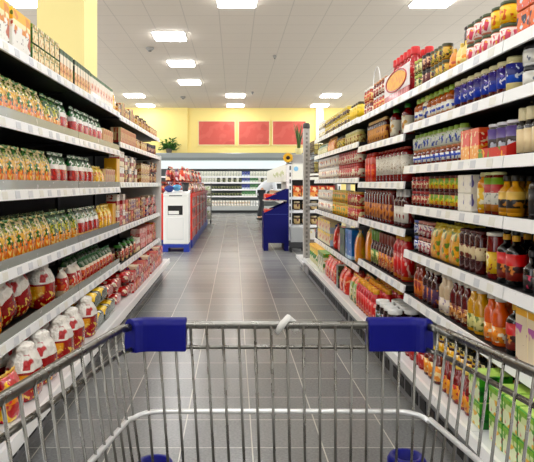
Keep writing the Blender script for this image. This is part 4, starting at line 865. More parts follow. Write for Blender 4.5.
kind('yog', 'olive dairy pot', 'tub', jar('yoghurt_pot', .045, .12, plain('#7c8058', .4), plain('#2c3420', .4), lb('#5a6838', ('#dcd8b8', 24, .56, 0, 1, 1)), lidh=.012, lidr=1.02))
kind('cup', 'white yoghurt cup with red print', 'tub', jar('yoghurt_cup', .045, .125, plain('#f3efe6', .4), plain('#efeae0', .4), lb('#f0eadc', ('#c84a3a', 14, .56, .1, .9, 1), ('#3a4a3a', 18, .62, .3, .9, 1)), lidh=.012, lidr=1.02))
kind('cupy', 'white yoghurt cup with yellow print', 'tub', jar('yoghurt_cup', .045, .125, plain('#f3efe6', .4), plain('#efeae0', .4), lb('#f0eadc', ('#dfae2a', 14, .52, .1, .9, 1), ('#3a5a2a', 18, .62, .3, .9, 1)), lidh=.012, lidr=1.02))
kind('cupg', 'grey and white yoghurt cup', 'tub', jar('yoghurt_cup', .045, .125, plain('#e6e6e2', .4), plain('#d4d6d4', .4), lb('#d4d6d4', ('#f4f4f0', 14, .5, 0, 1, .2)), lidh=.012, lidr=1.02))
PENDING.clear()
xs = [-1.75+.105*i for i in range(30)]
for si, (z, nm) in enumerate(((1.395, 'top'), (1.17, 'second'), (.905, 'third'), (.645, 'fourth'))):
    for i, x in enumerate(xs):
        key = 'milk' if si < 2 else 'yog'
        if .28 < x < .62: key = 'milkb' if si < 3 else 'milkg'
        elif .62 <= x < .95 and si > 0: key = 'milkg'
        elif si == 1 and x < -.7: key = 'milk'
        elif si == 1: key = 'yog' if i % 2 else 'milk'
        elif si == 2 and x < -.95: key = 'cup'
        k = K[key]
        put(key, (x, FY+.34+.05, z+.001), (0, 0, PI/2), f'back refrigerator, {nm} shelf')
for i, x in enumerate(xs[:28]):
    key = 'cup' if x < -.2 else 'cupy' if x < .6 else 'cupg'
    for l in range(2): put(key, (x, FY+.12, .221+l*.128), (0, 0, 0), 'back refrigerator bin', ('lower layer', 'upper layer')[l])
for o, ck, n in PENDING:
    d, r, w = ck; r = f' {r},' if r else ''
    o['label'] = f'only {d},{r} {w}' if COUNT[ck] == 1 else f'{ordn(n)} {d} from left,{r} {w}'
PENDING.clear()
def leafmesh(mb, base, tip, wid, bend, mi=0, n=6, nrm=(0, 0, 1)):
    b = Vector(base); t = Vector(tip); d = t-b; side = d.cross(Vector(nrm))
    if side.length < 1e-4: side = Vector((1, 0, 0))
    side.normalize(); up = side.cross(d).normalized(); vs = []
    for i in range(n+1):
        s_ = i/n; p = b+d*s_+up*bend*math.sin(PI*s_)*d.length; w = wid*math.sin(PI*(.12+.85*s_))**.8*.5
        vs += [p-side*w, p+up*w*.25+up*.001, p+side*w, p-up*.001]
    fs = [(4*i+k, 4*i+(k+1) % 4, 4*i+4+(k+1) % 4, 4*i+4+k) for i in range(n) for k in range(4)]
    mb.add(vs, fs+[(0, 1, 2, 3), (4*n, 4*n+3, 4*n+2, 4*n+1)], mi, True)
# leafy plant on top of the cabinet
p = empty('potted_plant', (-2.5, FY+.4, 2.28))
tag(p, 'bushy green plant standing on the refrigerated cabinet by the yellow wall', 'plant')
MB().lathe([(.09, 0), (.13, .16), (.135, .17), (.12, .17), (.11, .14), (.001, .14)], 16, caps=False).obj('pot', plain('#6b6257', .6), p)
st = MB(); lf = MB(); R = random.Random(3)
for i in range(44):
    a = R.uniform(0, 2*PI); el = R.uniform(-.1, 1.3); L_ = R.uniform(.24, .46)
    e = Vector((math.cos(a)*math.cos(el), math.sin(a)*math.cos(el), math.sin(el)))*L_+Vector((0, 0, .14))
    e.y = max(e.y, -.36)
    st.tube([(0, 0, .14), tuple(Vector((0, 0, .14)).lerp(e, .6)+Vector((0, 0, .02))), tuple(e)], .005, 5)
    for j in range(5):
        a2 = a+R.uniform(-1.5, 1.5); q = e-(e-Vector((0, 0, .14)))*(.14*j); tip = q+Vector((math.cos(a2)*.15, math.sin(a2)*.10, R.uniform(-.06, .10)))
        tip.z = max(tip.z, .02); tip.y = max(-.38, min(.36, tip.y)); leafmesh(lf, q, tip, .10, .12)
st.obj('stems', plain('#4a6a2a', .6), p); lf.obj('foliage', prn([(0, '#4f8a24'), (.5, '#6aa52c')], [('#37701c', 12, .55, 0, 1, 1)], .45), p)

# ------------------------------------------------------------------ things across the cross aisle, left
YD = 9.7
b = empty('collection_bin', (-.94, YD+.2, 0)); w = .205
tag(b, 'white square bin with dark slot and blue feet, beyond the left shelving', 'bin')
def legs(parent, hw, y0, y1, h, mat):
    for sx in (-1, 1):
        MB().bbox(min(sx*hw, sx*(hw-.09)), max(sx*hw, sx*(hw-.09)), y0, y1, 0, h, .004).obj('foot', mat, parent)
    return MB().bbox(-hw, hw, y0, y1, h, h+.055, .004).obj('base', mat, parent)
legs(b, w+.01, -.2, .2, .07, plain('#1c35a0', .5))
MB().bbox(-w, w, -.2, .2, .125, .90, .012).obj('body', M_white, b)
MB().prism([(-.2, .90), (.2, .90), (.2, 1.0), (-.2, .945)], 'x', -w, w).obj('sloping_lid', plain('#f6f6f2', .4), b)
MB().box(-.11, .10, -.2035, -.199, .905, .918).obj('coin_slot', M_dark, b)
MB().bbox(-.13, .11, -.206, -.198, .60, .75, .004).obj('opening', plain('#0d0d0e', .6), b)
MB().bbox(-.12, .05, -.214, -.205, .61, .665, .006).obj('leaflet_stack', M_white, b)
MB().bbox(-.15, .13, -.207, -.199, .20, .56, .006).obj('front_panel', plain('#e6e8e6', .45), b)
MB().bbox(-.135, .115, -.2085, -.206, .215, .545, .004).obj('panel_inset', plain('#efefec', .45), b)
c = empty('waste_cup', (-.79, YD+.06, .9815)); tag(c, 'dark cup on the sloping lid of the white bin', 'cup')
MB().lathe([(.045, 0), (.062, .13), (.058, .13), (.042, .006), (.001, .006)], 18, caps=False).obj('cup_wall', plain('#1d1f22', .4), c)
MB().lathe([(.060, .13), (.066, .132), (.066, .142), (.060, .144)], 18).obj('rim', plain('#33363a', .4), c)
for i, (x, y, m, nm) in enumerate(((-1.06, YD+.12, '#22347c', 'dark blue'), (-.95, YD+.24, '#5aa0c8', 'light blue'))):
    o = MB(); rr = random.Random(i)
    o.sphere((0, 0, .055), .07, 14, 8, sz=.78); o.v = [(x_*(1.1+.15*math.sin(z_*60+x_*40)), y_*.8, z_) for x_, y_, z_ in o.v]
    zz = .945+(y-(YD))/.4*.055+.005
    o = o.obj('folded_cloth', plain(m, .7, bump=.3), loc=(x, y, zz)); tag(o, f'{nm} cloth bundle lying on the lid of the white bin', 'cloth')
# row of promotional pallet displays behind it
def display(y, d, red, side, label, top, x0=-1.35, x1=-.72, hgt=.93):
    o = empty('pallet_display', ((x0+x1)/2, y, 0)); hw = (x1-x0)/2
    tag(o, label, 'display stand', 'promotional displays on the left')
    legs(o, hw, 0, d, .08, plain('#1c2f96', .5))
    bd = MB().bbox(-hw+.01, hw-.012, .012, d-.012, .136, hgt-.06, .006).obj('carton_body', prn([(0, side[0]), (.35, side[1]), (.6, side[2])], [(side[3], 7, .56, 0, 1, .5), ('#4a1418', 14, .57, .05, .95, .5), ('#e8d0c0', 15, .65, .05, .95, .3)], .45), o)
    MB().bbox(-hw, hw, -.004, .012, .136, hgt, .003).obj('front_panel', plain(red, .4), o)
    for k in range(3):
        MB().box(hw-.012, hw+.001, .03, d-.02, .28+k*.2, .30+k*.2).obj('shelf_edge', plain(red, .45), o)
    MB().box(hw-.012, hw, .012, d-.012, hgt-.06, hgt-.0).obj('rim', plain(red, .4), o)
    MB().box(-hw+.01, hw-.012, d-.012, d, .136, hgt).obj('back_panel', plain(red, .4), o)
    return o
kind('snack', 'glossy orange-red snack bag', 'bag', pouch('snack_bag', .20, .12, .27, prn([(0, '#e04a20'), (.5, '#e8703a'), (.8, '#c8301c')], [('#f4dcc8', 12, .55, .1, .9, 1), ('#6a1a14', 14, .6, 0, 1, 1)], .25, .1, .5, .3), plain('#e06a44', .3)))
kind('snackp', 'glossy pink and violet snack bag', 'bag', pouch('snack_bag', .20, .12, .27, prn([(0, '#b04a5a'), (.5, '#d8a0b0'), (.8, '#5a3f7a')], [('#f4e6e8', 12, .55, .1, .9, 1), ('#7a1a2a', 14, .6, 0, 1, 1)], .25, .1, .5, .3), plain('#c8a0b0', .3)))
kind('snackb', 'dark red and brown snack bag', 'bag', pouch('snack_bag', .20, .12, .27, prn([(0, '#8a1a18'), (.5, '#c83a24'), (.8, '#4a1a14')], [('#f0c8a0', 12, .6, .1, .9, 1)], .25, .1, .5, .3), plain('#a03a2a', .3)))
seq = [(10.35, 1.17, '#e0301c', ('#c8452c', '#d03a28', '#a8281c', '#e8d0c4'), 'front bright red display stand behind the white bin'),
       (11.55, 1.17, '#c83a24', ('#a8404a', '#b0383a', '#8a2a2a', '#e0c8c8'), 'second red display stand behind the white bin'),
       (12.75, 1.22, '#b02a30', ('#8a4a6a', '#9a3a4a', '#7a2430', '#d0c0cc'), 'third red display stand behind the white bin'),
       (14.0, 1.22, '#a83a4a', ('#7a507a', '#84405a', '#8a3a48', '#c8bcd0'), 'fourth, purplish display stand behind the white bin'),
       (15.25, 1.1, '#8a4a6a', ('#6a5a80', '#6a4a7a', '#884460', '#c8bcd0'), 'farthest, violet display stand behind the white bin')]
for i, (y, d, red, side, lab_) in enumerate(seq):
    display(y, d, red, side, lab_, None)
    ks = [['snack', 'snack', 'snackb'], ['snackb', 'snack', 'snackp'], ['snackp', 'snackb', 'snack'], ['snackp', 'snackb', 'snackp'], ['snackp', 'snack', 'snackp']][i]
    nth = ['front', 'second', 'third', 'fourth', 'farthest'][i]
    for a in range(4):
        for c_ in range(3):
            key = ks[(a+c_) % 3]
            put(key, (-.84-.2*c_, y+.13+.24*a, .871), (0, random.uniform(-.15, .15)*0, random.uniform(-.25, .25)+PI), f'first layer, {nth} display stand')
    for a in range(3):
        for c_ in range(2):
            key = ks[(a+c_+1) % 3]
            put(key, (-.92-.22*c_, y+.26+.24*a, .871+.272), (0, 0, random.uniform(-.2, .2)+PI), f'top layer, {nth} display stand')
for o, ck, n in PENDING:
    d, r, w = ck; o['label'] = f'only {d}, {w}' if COUNT[ck] == 1 else f'{ordn(n)} {d} from near, {w}'
PENDING.clear()
# wire stand with pale packets at the end of that row
o = empty('wire_stand', (-.80, 16.75, 0)); tag(o, 'grey wire stand of pale packets past the last left display', 'wire stand')
f_ = MB()
for sx in (-.16, .16):
    for sy in (-.15, .15): f_.tube([(sx, sy, .10), (sx, sy, 1.12)], .008, 6)
f_.obj('frame', M_chrome, o)
for z in (.14, .48, .82):
    bk = MB()
    for k in range(6):
        bk.tube([(-.16+.064*k, -.15, z), (-.16+.064*k, .15, z)], .004, 5); bk.tube([(-.16, -.15+.06*k, z), (.16, -.15+.06*k, z)], .004, 5)
    bk.tube([(-.16, -.15, z+.08), (.16, -.15, z+.08), (.16, .15, z+.08), (-.16, .15, z+.08)], .005, 5, closed=True)
    bk.obj('basket', M_chrome, o)
for sx in (-.15, .15):
    for sy in (-.14, .14):
        wh = MB().lathe([(.05, -.015), (.055, -.01), (.055, .01), (.05, .015)], 16); wh.v = [(sx+z, sy+x, .056+y) for x, y, z in wh.v]; wh.obj('wheel', plain('#2e2f31', .6), o)
kind('pale', 'pale green packet', 'packet', pouch('herb_packet', .14, .09, .22, prn([(0, '#e6e8dc'), (.5, '#c8d2b0')], [('#8fa86a', 12, .56, 0, 1, 1), ('#f6f6f0', 16, .58, 0, 1, 1)], .3, .1, .4, .2), plain('#e6e8e0', .3)))
for z, t in ((.14, 'bottom'), (.48, 'middle'), (.82, 'top')):
    for i in range(2):
        for j in range(2): put('pale', (-.80-.075+.15*i, 16.75-.075+.15*j, z+.0065), (0, 0, PI/2), f'in the {t} basket of wire stand')
for o, ck, n in PENDING: o['label'] = f'{ordn(n)} {ck[0]} {ck[2]}'
PENDING.clear()

# ------------------------------------------------------------------ right side beyond the cross aisle
YE = 9.85
o = empty('cardboard_display', (.695, YE, 0)); hw = .205; D_ = .58
tag(o, 'dark blue cardboard display with sloping trays in the right of the aisle', 'display stand')
for y, nm in ((0, 'side_panel'), (D_-.012, 'side_panel')):
    m = MB()
    m.prism([(-hw, .13), (hw, .13), (hw, .805), (-hw, .625)], 'y', y, y+.012)
    m.prism([(-hw, .855), (hw, .83), (hw, 1.02)], 'y', y, y+.012)
    m.prism([(hw-.03, .78), (hw, .78), (hw, .85), (hw-.03, .84)], 'y', y, y+.012)
    m.obj(nm, M_bluecard, o)
MB().box(hw-.012, hw, .012, D_-.012, .13, 1.02).obj('back_panel', M_bluecard, o)
MB().box(-hw, -hw+.012, .012, D_-.012, .13, .62).obj('front_panel', M_bluecard, o)
MB().box(-hw+.012, hw-.012, .012, D_-.012, .56, .575).obj('tray_floor', plain('#b9b5b0', .6), o)
MB().box(-hw+.005, hw-.012, .012, D_-.012, .815, .83).obj('tray_floor', plain('#b9b5b0', .6), o)
for sx in (-1, 1):
    MB().bbox(min(sx*hw, sx*(hw-.075)), max(sx*hw, sx*(hw-.075)), 0, D_, 0, .13, .003).obj('foot', M_bluecard, o)
MB().box(-hw+.02, hw-.02, -.0012, .0, .60, .606).obj('fold_line', plain('#2c3a8a', .5), o)
kind('rpk', 'small red packet', 'packet', carton('sweet_packet', .12, .11, .10, prn([(0, '#d8341c'), (.6, '#e85a2c')], [('#f4d8b8', 14, .58, 0, 1, 1)], .4)))
for z, t in ((.576, 'lower'), (.831, 'upper')):
    for i in range(4):
        for j in range(2): put('rpk', (.695-.125+.12*j, YE+.085+.135*i, z), (0, 0, 0), f'in {t} tray of the blue display', ('aisle side', 'inner side')[j])
for o, ck, n in PENDING: o['label'] = f'{ordn(n)} {ck[0]} from near end, {ck[1]}, {ck[2]}'
PENDING.clear()
# low white gondola with header boards, its end facing the camera
g = empty('low_gondola', (1.35, 13.8, 0)); go = Vector(g.location)
tag(g, 'low white gondola with a white header board behind the blue display', 'shelving')
def gp(mb, nm, m, parent=None): mb.v = [(x-go.x, y-go.y, z-go.z) for x, y, z in mb.v]; return mb.obj(nm, m, parent or g)
GY0, GY1 = 10.75, 17.0
gp(MB().box(1.34, 1.37, GY0, GY1, .1, 1.46), 'spine_panel', plain('#d9d9d2', .5))
hb = gp(MB().bbox(.93, .955, GY0, GY1, 1.14, 1.46, .004), 'header_board', plain('#f4f3e4', .45))
pr = MB()
for k in range(11):
    y = 11.2+.28*k; pr.box(.926, .931, y, y+.20, 1.27+.03*math.sin(k*2.1), 1.33+.03*math.sin(k*1.3))
gp(pr, 'header_print', plain('#c8cf94', .5), hb)
gp(MB().box(.955, 1.34, GY0, GY1, 1.44, 1.46), 'top_board', M_white)
for z in (.42, .74):
    sh = gp(MB().box(.96, 1.34, GY0, GY1, z-.025, z), 'shelf', M_white); gp(MB().box(.945, .96, GY0, GY1, z-.04, z+.004), 'price_rail', M_rail, sh)
gp(MB().box(.95, 1.37, GY0, GY1, 0, .14), 'plinth', M_plinth)
kind('opk', 'orange and cream packet', 'packet', carton('bread_packet', .20, .12, .19, prn([(0, '#d8451f'), (.5, '#f0d8b0')], [('#e8a04a', 10, .55, 0, 1, 1), ('#f6ecd8', 12, .6, 0, 1, 1)], .4)))
for i in range(26): put('opk', (1.06, GY0+.15+.235*i, .7415), (0, 0, 0), 'upper shelf of low white gondola')
for o, ck, n in PENDING: o['label'] = f'{ordn(n)} {ck[0]} from near end, {ck[2]}'
PENDING.clear()
e = empty('end_cap_shelving', (1.38, 10.45, 0)); eo = Vector(e.location)
tag(e, 'white end-of-aisle shelving facing the camera, right of the blue display', 'shelving')
def ep(mb, nm, m, parent=None): mb.v = [(x-eo.x, y-eo.y, z-eo.z) for x, y, z in mb.v]; return mb.obj(nm, m, parent or e)
EX0, EX1, EY = .93, 1.83, 10.25
ep(MB().box(EX0, EX1, EY+.42, EY+.45, 0, 1.46), 'back_panel', plain('#4a4846', .5))
for x in (EX0, EX1-.06):
    u_ = ep(MB().box(x, x+.06, EY, EY+.42, 0, 1.46), 'upright', M_white)
    sl = MB()
    for k in range(9): sl.box(x+.018, x+.042, EY-.003, EY+.001, .42+.115*k, .49+.115*k)
    ep(sl, 'slot_holes', plain('#4c5048', .5), u_)
hb = ep(MB().bbox(EX0+.065, EX1-.065, EY+.005, EY+.025, 1.17, 1.46, .003), 'header_board', plain('#f6f4e6', .45))
ep(MB().lathe([(.04, 0), (.04, .004)], 18), 'blue_emblem', plain('#8cc4e8', .5), hb)
em = hb.children[0]; em.data.transform(Matrix.Translation((1.06-eo.x, EY+.005-eo.y, 1.36-eo.z)) @ Matrix.Rotation(PI/2, 4, 'X') @ Matrix.Translation((eo.x, eo.y, eo.z)))
ep(MB().box(EX0, EX1, EY, EY+.42, 1.44, 1.46), 'top_board', plain('#d9d6ce', .5))
ETZ = (1.0-.12, .65, .40, .16)
for z in ETZ:
    sh = ep(MB().box(EX0+.062, EX1-.062, EY+.012, EY+.418, z-.025, z), 'shelf', M_white); ep(MB().box(EX0+.062, EX1-.062, EY, EY+.012, z-.045, z+.004), 'price_rail', M_rail, sh)
kind('ebx', 'yellow-white carton', 'box', carton('cereal_carton', .13, .10, .22, prn([(0, '#f2e8c8'), (.6, '#f6f0dc')], [('#e0c84a', 12, .56, 0, 1, 1)], .4)))
kind('eor', 'orange fruit carton', 'box', carton('cereal_carton', .13, .10, .19, prn([(0, '#e8b06a'), (.4, '#e07a34')], [('#f4e0b8', 14, .56, 0, 1, 1), ('#b8401c', 14, .62, 0, 1, 1)], .4)))
kind('emx', 'brown and cream jar', 'jar', jar('coffee_jar', .055, .15, gl('#6a4a24'), plain('#c8b48a', .4), lb('#d8c49a', ('#7a3a1c', 16, .56, 0, 1, 1)), lidh=.025))
kind('ewh', 'white and red carton', 'box', carton('flour_carton', .13, .10, .17, prn([(0, '#f0ece2')], [('#d8583a', 12, .62, 0, 1, 1), ('#e8d88a', 14, .6, 0, 1, 1)], .4)))
for z, key, t in zip(ETZ, ('eor', 'emx', 'emx', 'ewh'), ('top', 'second', 'third', 'bottom')):
    for i in range(5): put(key, (EX0+.15+.145*i, EY+.08, z+.001), (0, 0, PI/2), f'{t} shelf of the white end-of-aisle unit')
for o, ck, n in PENDING: o['label'] = f'{ordn(n)} {ck[0]} from left, {ck[2]}'
PENDING.clear()
# grey planter with a sword-leaved plant, and a sunflower, on top of the end cap
o = empty('trough_planter', (1.16, EY+.22, 1.4605)); tag(o, 'grey trough planter on the white end-of-aisle unit', 'planter')
MB().add([(x*(1+.08*(z > 0)), y*(1+.08*(z > 0)), z) for z in (0, .14) for x, y in ((-.17, -.08), (.17, -.08), (.17, .08), (-.17, .08))],
         [(0, 3, 2, 1), (0, 1, 5, 4), (1, 2, 6, 5), (2, 3, 7, 6), (3, 0, 4, 7), (4, 5, 6, 7)]).obj('trough', plain('#a3a09c', .55), o)
MB().bbox(-.19, .19, -.095, .095, .138, .152, .004).obj('rim', plain('#b5b2ad', .5), o)
p = empty('potted_plant', (1.13, EY+.22, 1.613)); tag(p, 'upright sword-leaved green plant in the grey trough planter', 'plant')
MB().lathe([(.05, 0), (.068, .10), (.068, .11), (.001, .11)], 14).obj('pot', plain('#e6dca0', .5), p)
lf = MB(); R = random.Random(9)
for i in range(14):
    a = R.uniform(0, 2*PI); h_ = R.uniform(.25, .48); leafmesh(lf, (.025*math.cos(a), .025*math.sin(a), .10), (.10*math.cos(a), .07*math.sin(a), .10+h_), .045, .06)
lf.obj('foliage', plain('#4c6a2c', .5), p)
s_ = empty('sunflower', (.925, EY+.075, 1.4605)); tag(s_, 'single yellow sunflower with dark centre beside the grey planter', 'flower')
MB().lathe([(.028, 0), (.034, .04), (.030, .04), (.001, .035)], 12, caps=False).obj('foot', plain('#8a8780', .5), s_)
MB().tube([(0, 0, .01), (0, -.005, .06), (0, -.03, .085)], .005, 6).obj('stem', plain('#4a7a2c', .5), s_)
dc = MB().sphere((0, 0, 0), .032, 14, 8, sz=.5); dc.v = [(x, -.045-z, .09+y) for x, y, z in dc.v]; dc.obj('flower_centre', plain('#2a170c', .8, bump=.4), s_)
pt = MB()
for ring, (r_, off) in enumerate(((.092, 0), (.084, .5))):
    for k in range(14):
        a = 2*PI*(k+off)/14; leafmesh(pt, (.028*math.cos(a), -.04+.004*ring, .09+.028*math.sin(a)), (r_*math.cos(a), -.045+.006*ring, .09+r_*math.sin(a)), .026, .03, n=4, nrm=(0, 1, 0))
pt.obj('petals', plain('#f2b813', .5), s_)
# grey bin on a dark trolley
o = empty('basket_trolley', (1.02, 9.75, 0)); tag(o, 'grey tub on a dark wheeled base between the blue display and post', 'trolley')
MB().add([(x*(1+.12*(z > .2)), y*(1+.12*(z > .2)), z) for z in (.17, .40) for x, y in ((-.10, -.13), (.10, -.13), (.10, .13), (-.10, .13))],
         [(0, 3, 2, 1), (0, 1, 5, 4), (1, 2, 6, 5), (2, 3, 7, 6), (3, 0, 4, 7), (4, 5, 6, 7)]).obj('tub', plain('#9fa1a1', .45), o)
MB().sphere((0, 0, .40), .115, 18, 8, sx=1., sy=1.25, sz=.35).obj('domed_lid', plain('#a9abab', .4), o)
MB().bbox(-.12, .12, -.16, .16, .07, .17, .012).obj('wheeled_base', plain('#26272a', .6), o)
for sx in (-.10, .10):
    for sy in (-.12, .12):
        wh = MB().lathe([(.03, -.012), (.036, -.01), (.036, .01), (.03, .012)], 14); wh.v = [(sx+z, sy+x, .037+y) for x, y, z in wh.v]; wh.obj('wheel', M_dark, o)

# wire end rack at the far end of the right shelving
EZ = .16
rk = empty('wire_end_rack', (1.17, 7.55, 0)); ro = Vector(rk.location)
tag(rk, 'grey slotted post and wire baskets at the far end of right shelving', 'wire rack')
def rp(mb, nm, m, parent=None): mb.v = [(x-ro.x, y-ro.y, z-ro.z) for x, y, z in mb.v]; return mb.obj(nm, m, parent or rk)
M_post = plain('#bdb8b1', .5, .2)
px, py = .915, 7.58
po = rp(MB().bbox(px-.042, px+.042, py-.03, py+.03, 0, 1.80, .006), 'post', M_post)
rp(MB().lathe([(.042, 1.80), (.046, 1.81), (.046, 1.85), (.03, 1.87)], 16, cx=px, cy=py), 'post_cap', plain('#3a3836', .5), po)
sl = MB()
for k in range(30): sl.box(px-.012, px+.012, py-.0325, py-.029, .15+.054*k, .18+.054*k)
rp(sl, 'slots', plain('#85817b', .6), po)
rp(MB().bbox(1.42, 1.47, py-.03, py+.03, 0, 1.80, .006), 'post', M_post)
M_wire = plain('#5a4c44', .45, .5)
def basket(z0, z1, nm='wire_basket'):
    b_ = MB(); x0, x1, y0, y1 = px+.05, 1.41, 7.25, 7.86
    for k in range(9):
        x = x0+(x1-x0)*k/8
        for y in (y0, y1): b_.tube([(x, y, z0), (x, y, z1)], .0035, 5)
        b_.tube([(x, y0, z0), (x, y1, z0)], .0035, 5)
    nz = max(2, int((z1-z0)/.045))
    for k in range(nz+1):
        z = z0+(z1-z0)*k/nz; b_.tube([(x0, y0, z), (x1, y0, z), (x1, y1, z), (x0, y1, z)], .0035, 5, closed=True)
    for k in range(11):
        y = y0+(y1-y0)*k/10
        for x in (x0, x1): b_.tube([(x, y, z0), (x, y, z1)], .0035, 5)
    rp(b_, nm, M_wire)
basket(1.46, 1.62); basket(1.24, 1.40)
rp(MB().box(px+.05, 1.41, 7.25, 7.86, 1.19, 1.205), 'wire_shelf', M_wire)
rp(MB().box(px+.02, 1.41, 7.23, 7.86, .83, .85), 'wire_shelf', plain('#b5b2ad', .5))
rp(MB().box(px+.05, 1.41, 7.25, 7.86, .36, .375), 'wire_shelf', M_wire)
rp(MB().box(px-.09, 1.47, 7.165, 8.0, .125, .16), 'base_deck', M_deck)
rp(MB().box(px-.03, 1.47, 7.17, 7.98, 0, .125), 'plinth', M_plinth)
kind('rbt', 'dark bottle with red cap', 'bottle', bottle('syrup_bottle', .042, .26, gl('#241414'), plain('#b02430', .4), lb('#4a3a40', ('#c8c0c8', 20, .58, 0, 1, .4)), lz=(.1, .5), neck=.55, sh=(.62, .76), caph=.05))
kind('fan', 'cream and olive packet', 'packet', carton('tea_packet', .10, .09, .13, prn([(0, '#e8dca0')], [('#7a7a2c', 12, .54, 0, 1, 1)], .4)))
for i in range(3):
    for j in range(2): put('rbt', (1.05+.11*i, 7.33+.11*j, .3765), (0, 0, 0), 'low wire end rack shelf', ('front row', 'row behind')[j])
    for z, t in ((1.4645, 'upper'), (1.2445, 'lower')): put('fan', (1.04+.13*i, 7.40, z), (0, 0, PI/2), f'{t} basket of the wire end rack')
for o, ck, n in PENDING: o['label'] = f'{ordn(n)} {ck[0]} from left,{" "+ck[1]+"," if ck[1] else ""} {ck[2]}'
PENDING.clear()

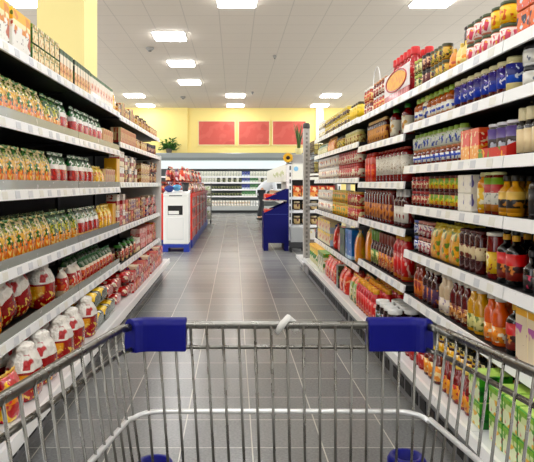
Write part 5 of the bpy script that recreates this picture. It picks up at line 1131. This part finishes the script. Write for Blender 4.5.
# ------------------------------------------------------------------ customer in white coat, leaning into the aisle
def person():
    # feet on the floor, facing +x, torso leaning forward
    P = empty('person', (.84, 18.3, 0))
    tag(P, 'person in white coat and dark trousers leaning forward near the dairy cabinet', 'person')
    def skin(nm, J, E, m, parent, sub=2):
        me = bpy.data.meshes.new(nm); me.from_pydata([j[0] for j in J], E, []); me.materials.append(m)
        o = bpy.data.objects.new(nm, me); COL.objects.link(o); o.parent = parent
        o.modifiers.new('skin', 'SKIN'); sv = me.skin_vertices[0].data
        for i, j in enumerate(J):
            r = j[1]; sv[i].radius = r if isinstance(r, tuple) else (r, r); sv[i].use_root = (i == 0)
        s2 = o.modifiers.new('sub', 'SUBSURF'); s2.levels = sub; s2.render_levels = sub
        for p_ in me.polygons: p_.use_smooth = True
        return o
    sk = plain('#d8a888', .55)
    body = [((0, 0, .90), (.12, .15)), ((.08, 0, .99), (.11, .14)), ((.24, 0, 1.10), (.12, .16)), ((.37, 0, 1.18), (.10, .17)), ((.45, 0, 1.225), .055), ((.50, 0, 1.255), .055), ((.545, 0, 1.31), (.085, .075)), ((.575, 0, 1.375), (.08, .07)),
            ((.37, .19, 1.17), .055), ((.43, .22, .92), .042), ((.60, .18, .80), .033), ((.37, -.19, 1.17), .055), ((.41, -.22, .91), .042), ((.56, -.19, .78), .033),
            ((-.01, .09, .86), .085), ((.03, .10, .48), .058), ((-.03, .10, .09), .042), ((.10, .10, .035), .03), ((-.01, -.09, .86), .085), ((.0, -.10, .48), .058), ((-.10, -.10, .09), .042), ((.03, -.10, .035), .03),
            ((.66, .175, .77), (.02, .035)), ((.62, -.185, .75), (.02, .035))]
    ed = [(0,1),(1,2),(2,3),(3,4),(4,5),(5,6),(6,7),(3,8),(8,9),(9,10),(3,11),(11,12),(12,13),(0,14),(14,15),(15,16),(16,17),(0,18),(18,19),(19,20),(20,21),(10,22),(13,23)]
    b = skin('body', body, ed, sk, P)
    # fingers
    for bx_, by_, bz_, sg in ((.66, .175, .77, 1), (.62, -.185, .75, -1)):
        for k, ln in enumerate((.075, .085, .08, .062)):
            y = by_+(-.027+.018*k)
            skin('finger', [((bx_, y, bz_), .009), ((bx_+ln*.5, y, bz_-.012), .008), ((bx_+ln*.9, y, bz_-.04), .007)], [(0, 1), (1, 2)], sk, P, 1)
        skin('thumb', [((bx_-.03, by_-sg*.03, bz_), .011), ((bx_, by_-sg*.055, bz_-.01), .009), ((bx_+.03, by_-sg*.06, bz_-.02), .008)], [(0, 1), (1, 2)], sk, P, 1)
    # face, hair
    nose = MB().sphere((.655, 0, 1.335), .014, 10, 6, sx=1.3); nose.obj('nose', sk, P)
    for sg in (-1, 1):
        MB().sphere((.642, sg*.03, 1.362), .011, 10, 6).obj('eye', plain('#2a1f18', .3), P)
        MB().sphere((.56, sg*.082, 1.345), .022, 10, 6, sx=.8, sy=.4, sz=1.4).obj('ear', sk, P)
    MB().sphere((.638, 0, 1.298), .018, 10, 6, sx=.4, sz=.35).obj('mouth', plain('#a8625a', .5), P)
    MB().sphere((.545, 0, 1.385), .097, 18, 10, sx=1.05, sy=.92, sz=.85).obj('hair', plain('#3a2a1e', .7, bump=.4), P)
    coat = [((-.03, 0, .70), (.17, .20)), ((-.01, 0, .90), (.15, .18)), ((.08, 0, 1.0), (.14, .17)), ((.24, 0, 1.10), (.145, .185)), ((.37, 0, 1.18), (.12, .19)), ((.43, 0, 1.215), .07),
            ((.37, .20, 1.17), .072), ((.43, .23, .92), .058), ((.57, .185, .815), .048), ((.37, -.20, 1.17), .072), ((.41, -.23, .91), .058), ((.53, -.195, .795), .048)]
    skin('coat', coat, [(0,1),(1,2),(2,3),(3,4),(4,5),(4,6),(6,7),(7,8),(4,9),(9,10),(10,11)], plain('#e9eef2', .6, bump=.15), P)
    tr = [((-.01, 0, .90), (.125, .155)), ((-.01, .09, .82), .10), ((.03, .10, .48), .076), ((-.03, .10, .10), .064), ((-.01, -.09, .82), .10), ((.0, -.10, .48), .076), ((-.10, -.10, .10), .064)]
    skin('trousers', tr, [(0,1),(1,2),(2,3),(0,4),(4,5),(5,6)], plain('#26292e', .7), P)
    for sx, sy in ((.03, .10), (-.04, -.10)):
        sh = MB().sphere((sx, sy, .045), .05, 14, 8, sx=2.5, sy=.95, sz=.9); sh.obj('shoe', plain('#17181a', .45), P)
person()

# ------------------------------------------------------------------ light, sky, camera
w = bpy.data.worlds.new('world'); S.world = w; w.use_nodes = True
bg = w.node_tree.nodes['Background']; bg.inputs[0].default_value = (.97, .98, 1, 1); bg.inputs[1].default_value = 1.7
cam = bpy.data.cameras.new('camera'); co = bpy.data.objects.new('camera', cam); COL.objects.link(co)
co.location = (0, 0, H); co.rotation_euler = (PI/2, 0, 0)
cam.sensor_width = 36; cam.lens = F/534*36; cam.shift_x = 33/534; cam.shift_y = -47/534; cam.clip_start = .02
S.camera = co
vs = S.view_settings
vs.view_transform = 'Standard'; vs.look = 'None'; vs.gamma = 1; vs.use_curve_mapping = False; vs.exposure = 0.7
S.cycles.max_bounces = 8; S.cycles.diffuse_bounces = 4; S.cycles.glossy_bounces = 3
S.cycles.sample_clamp_indirect = 6
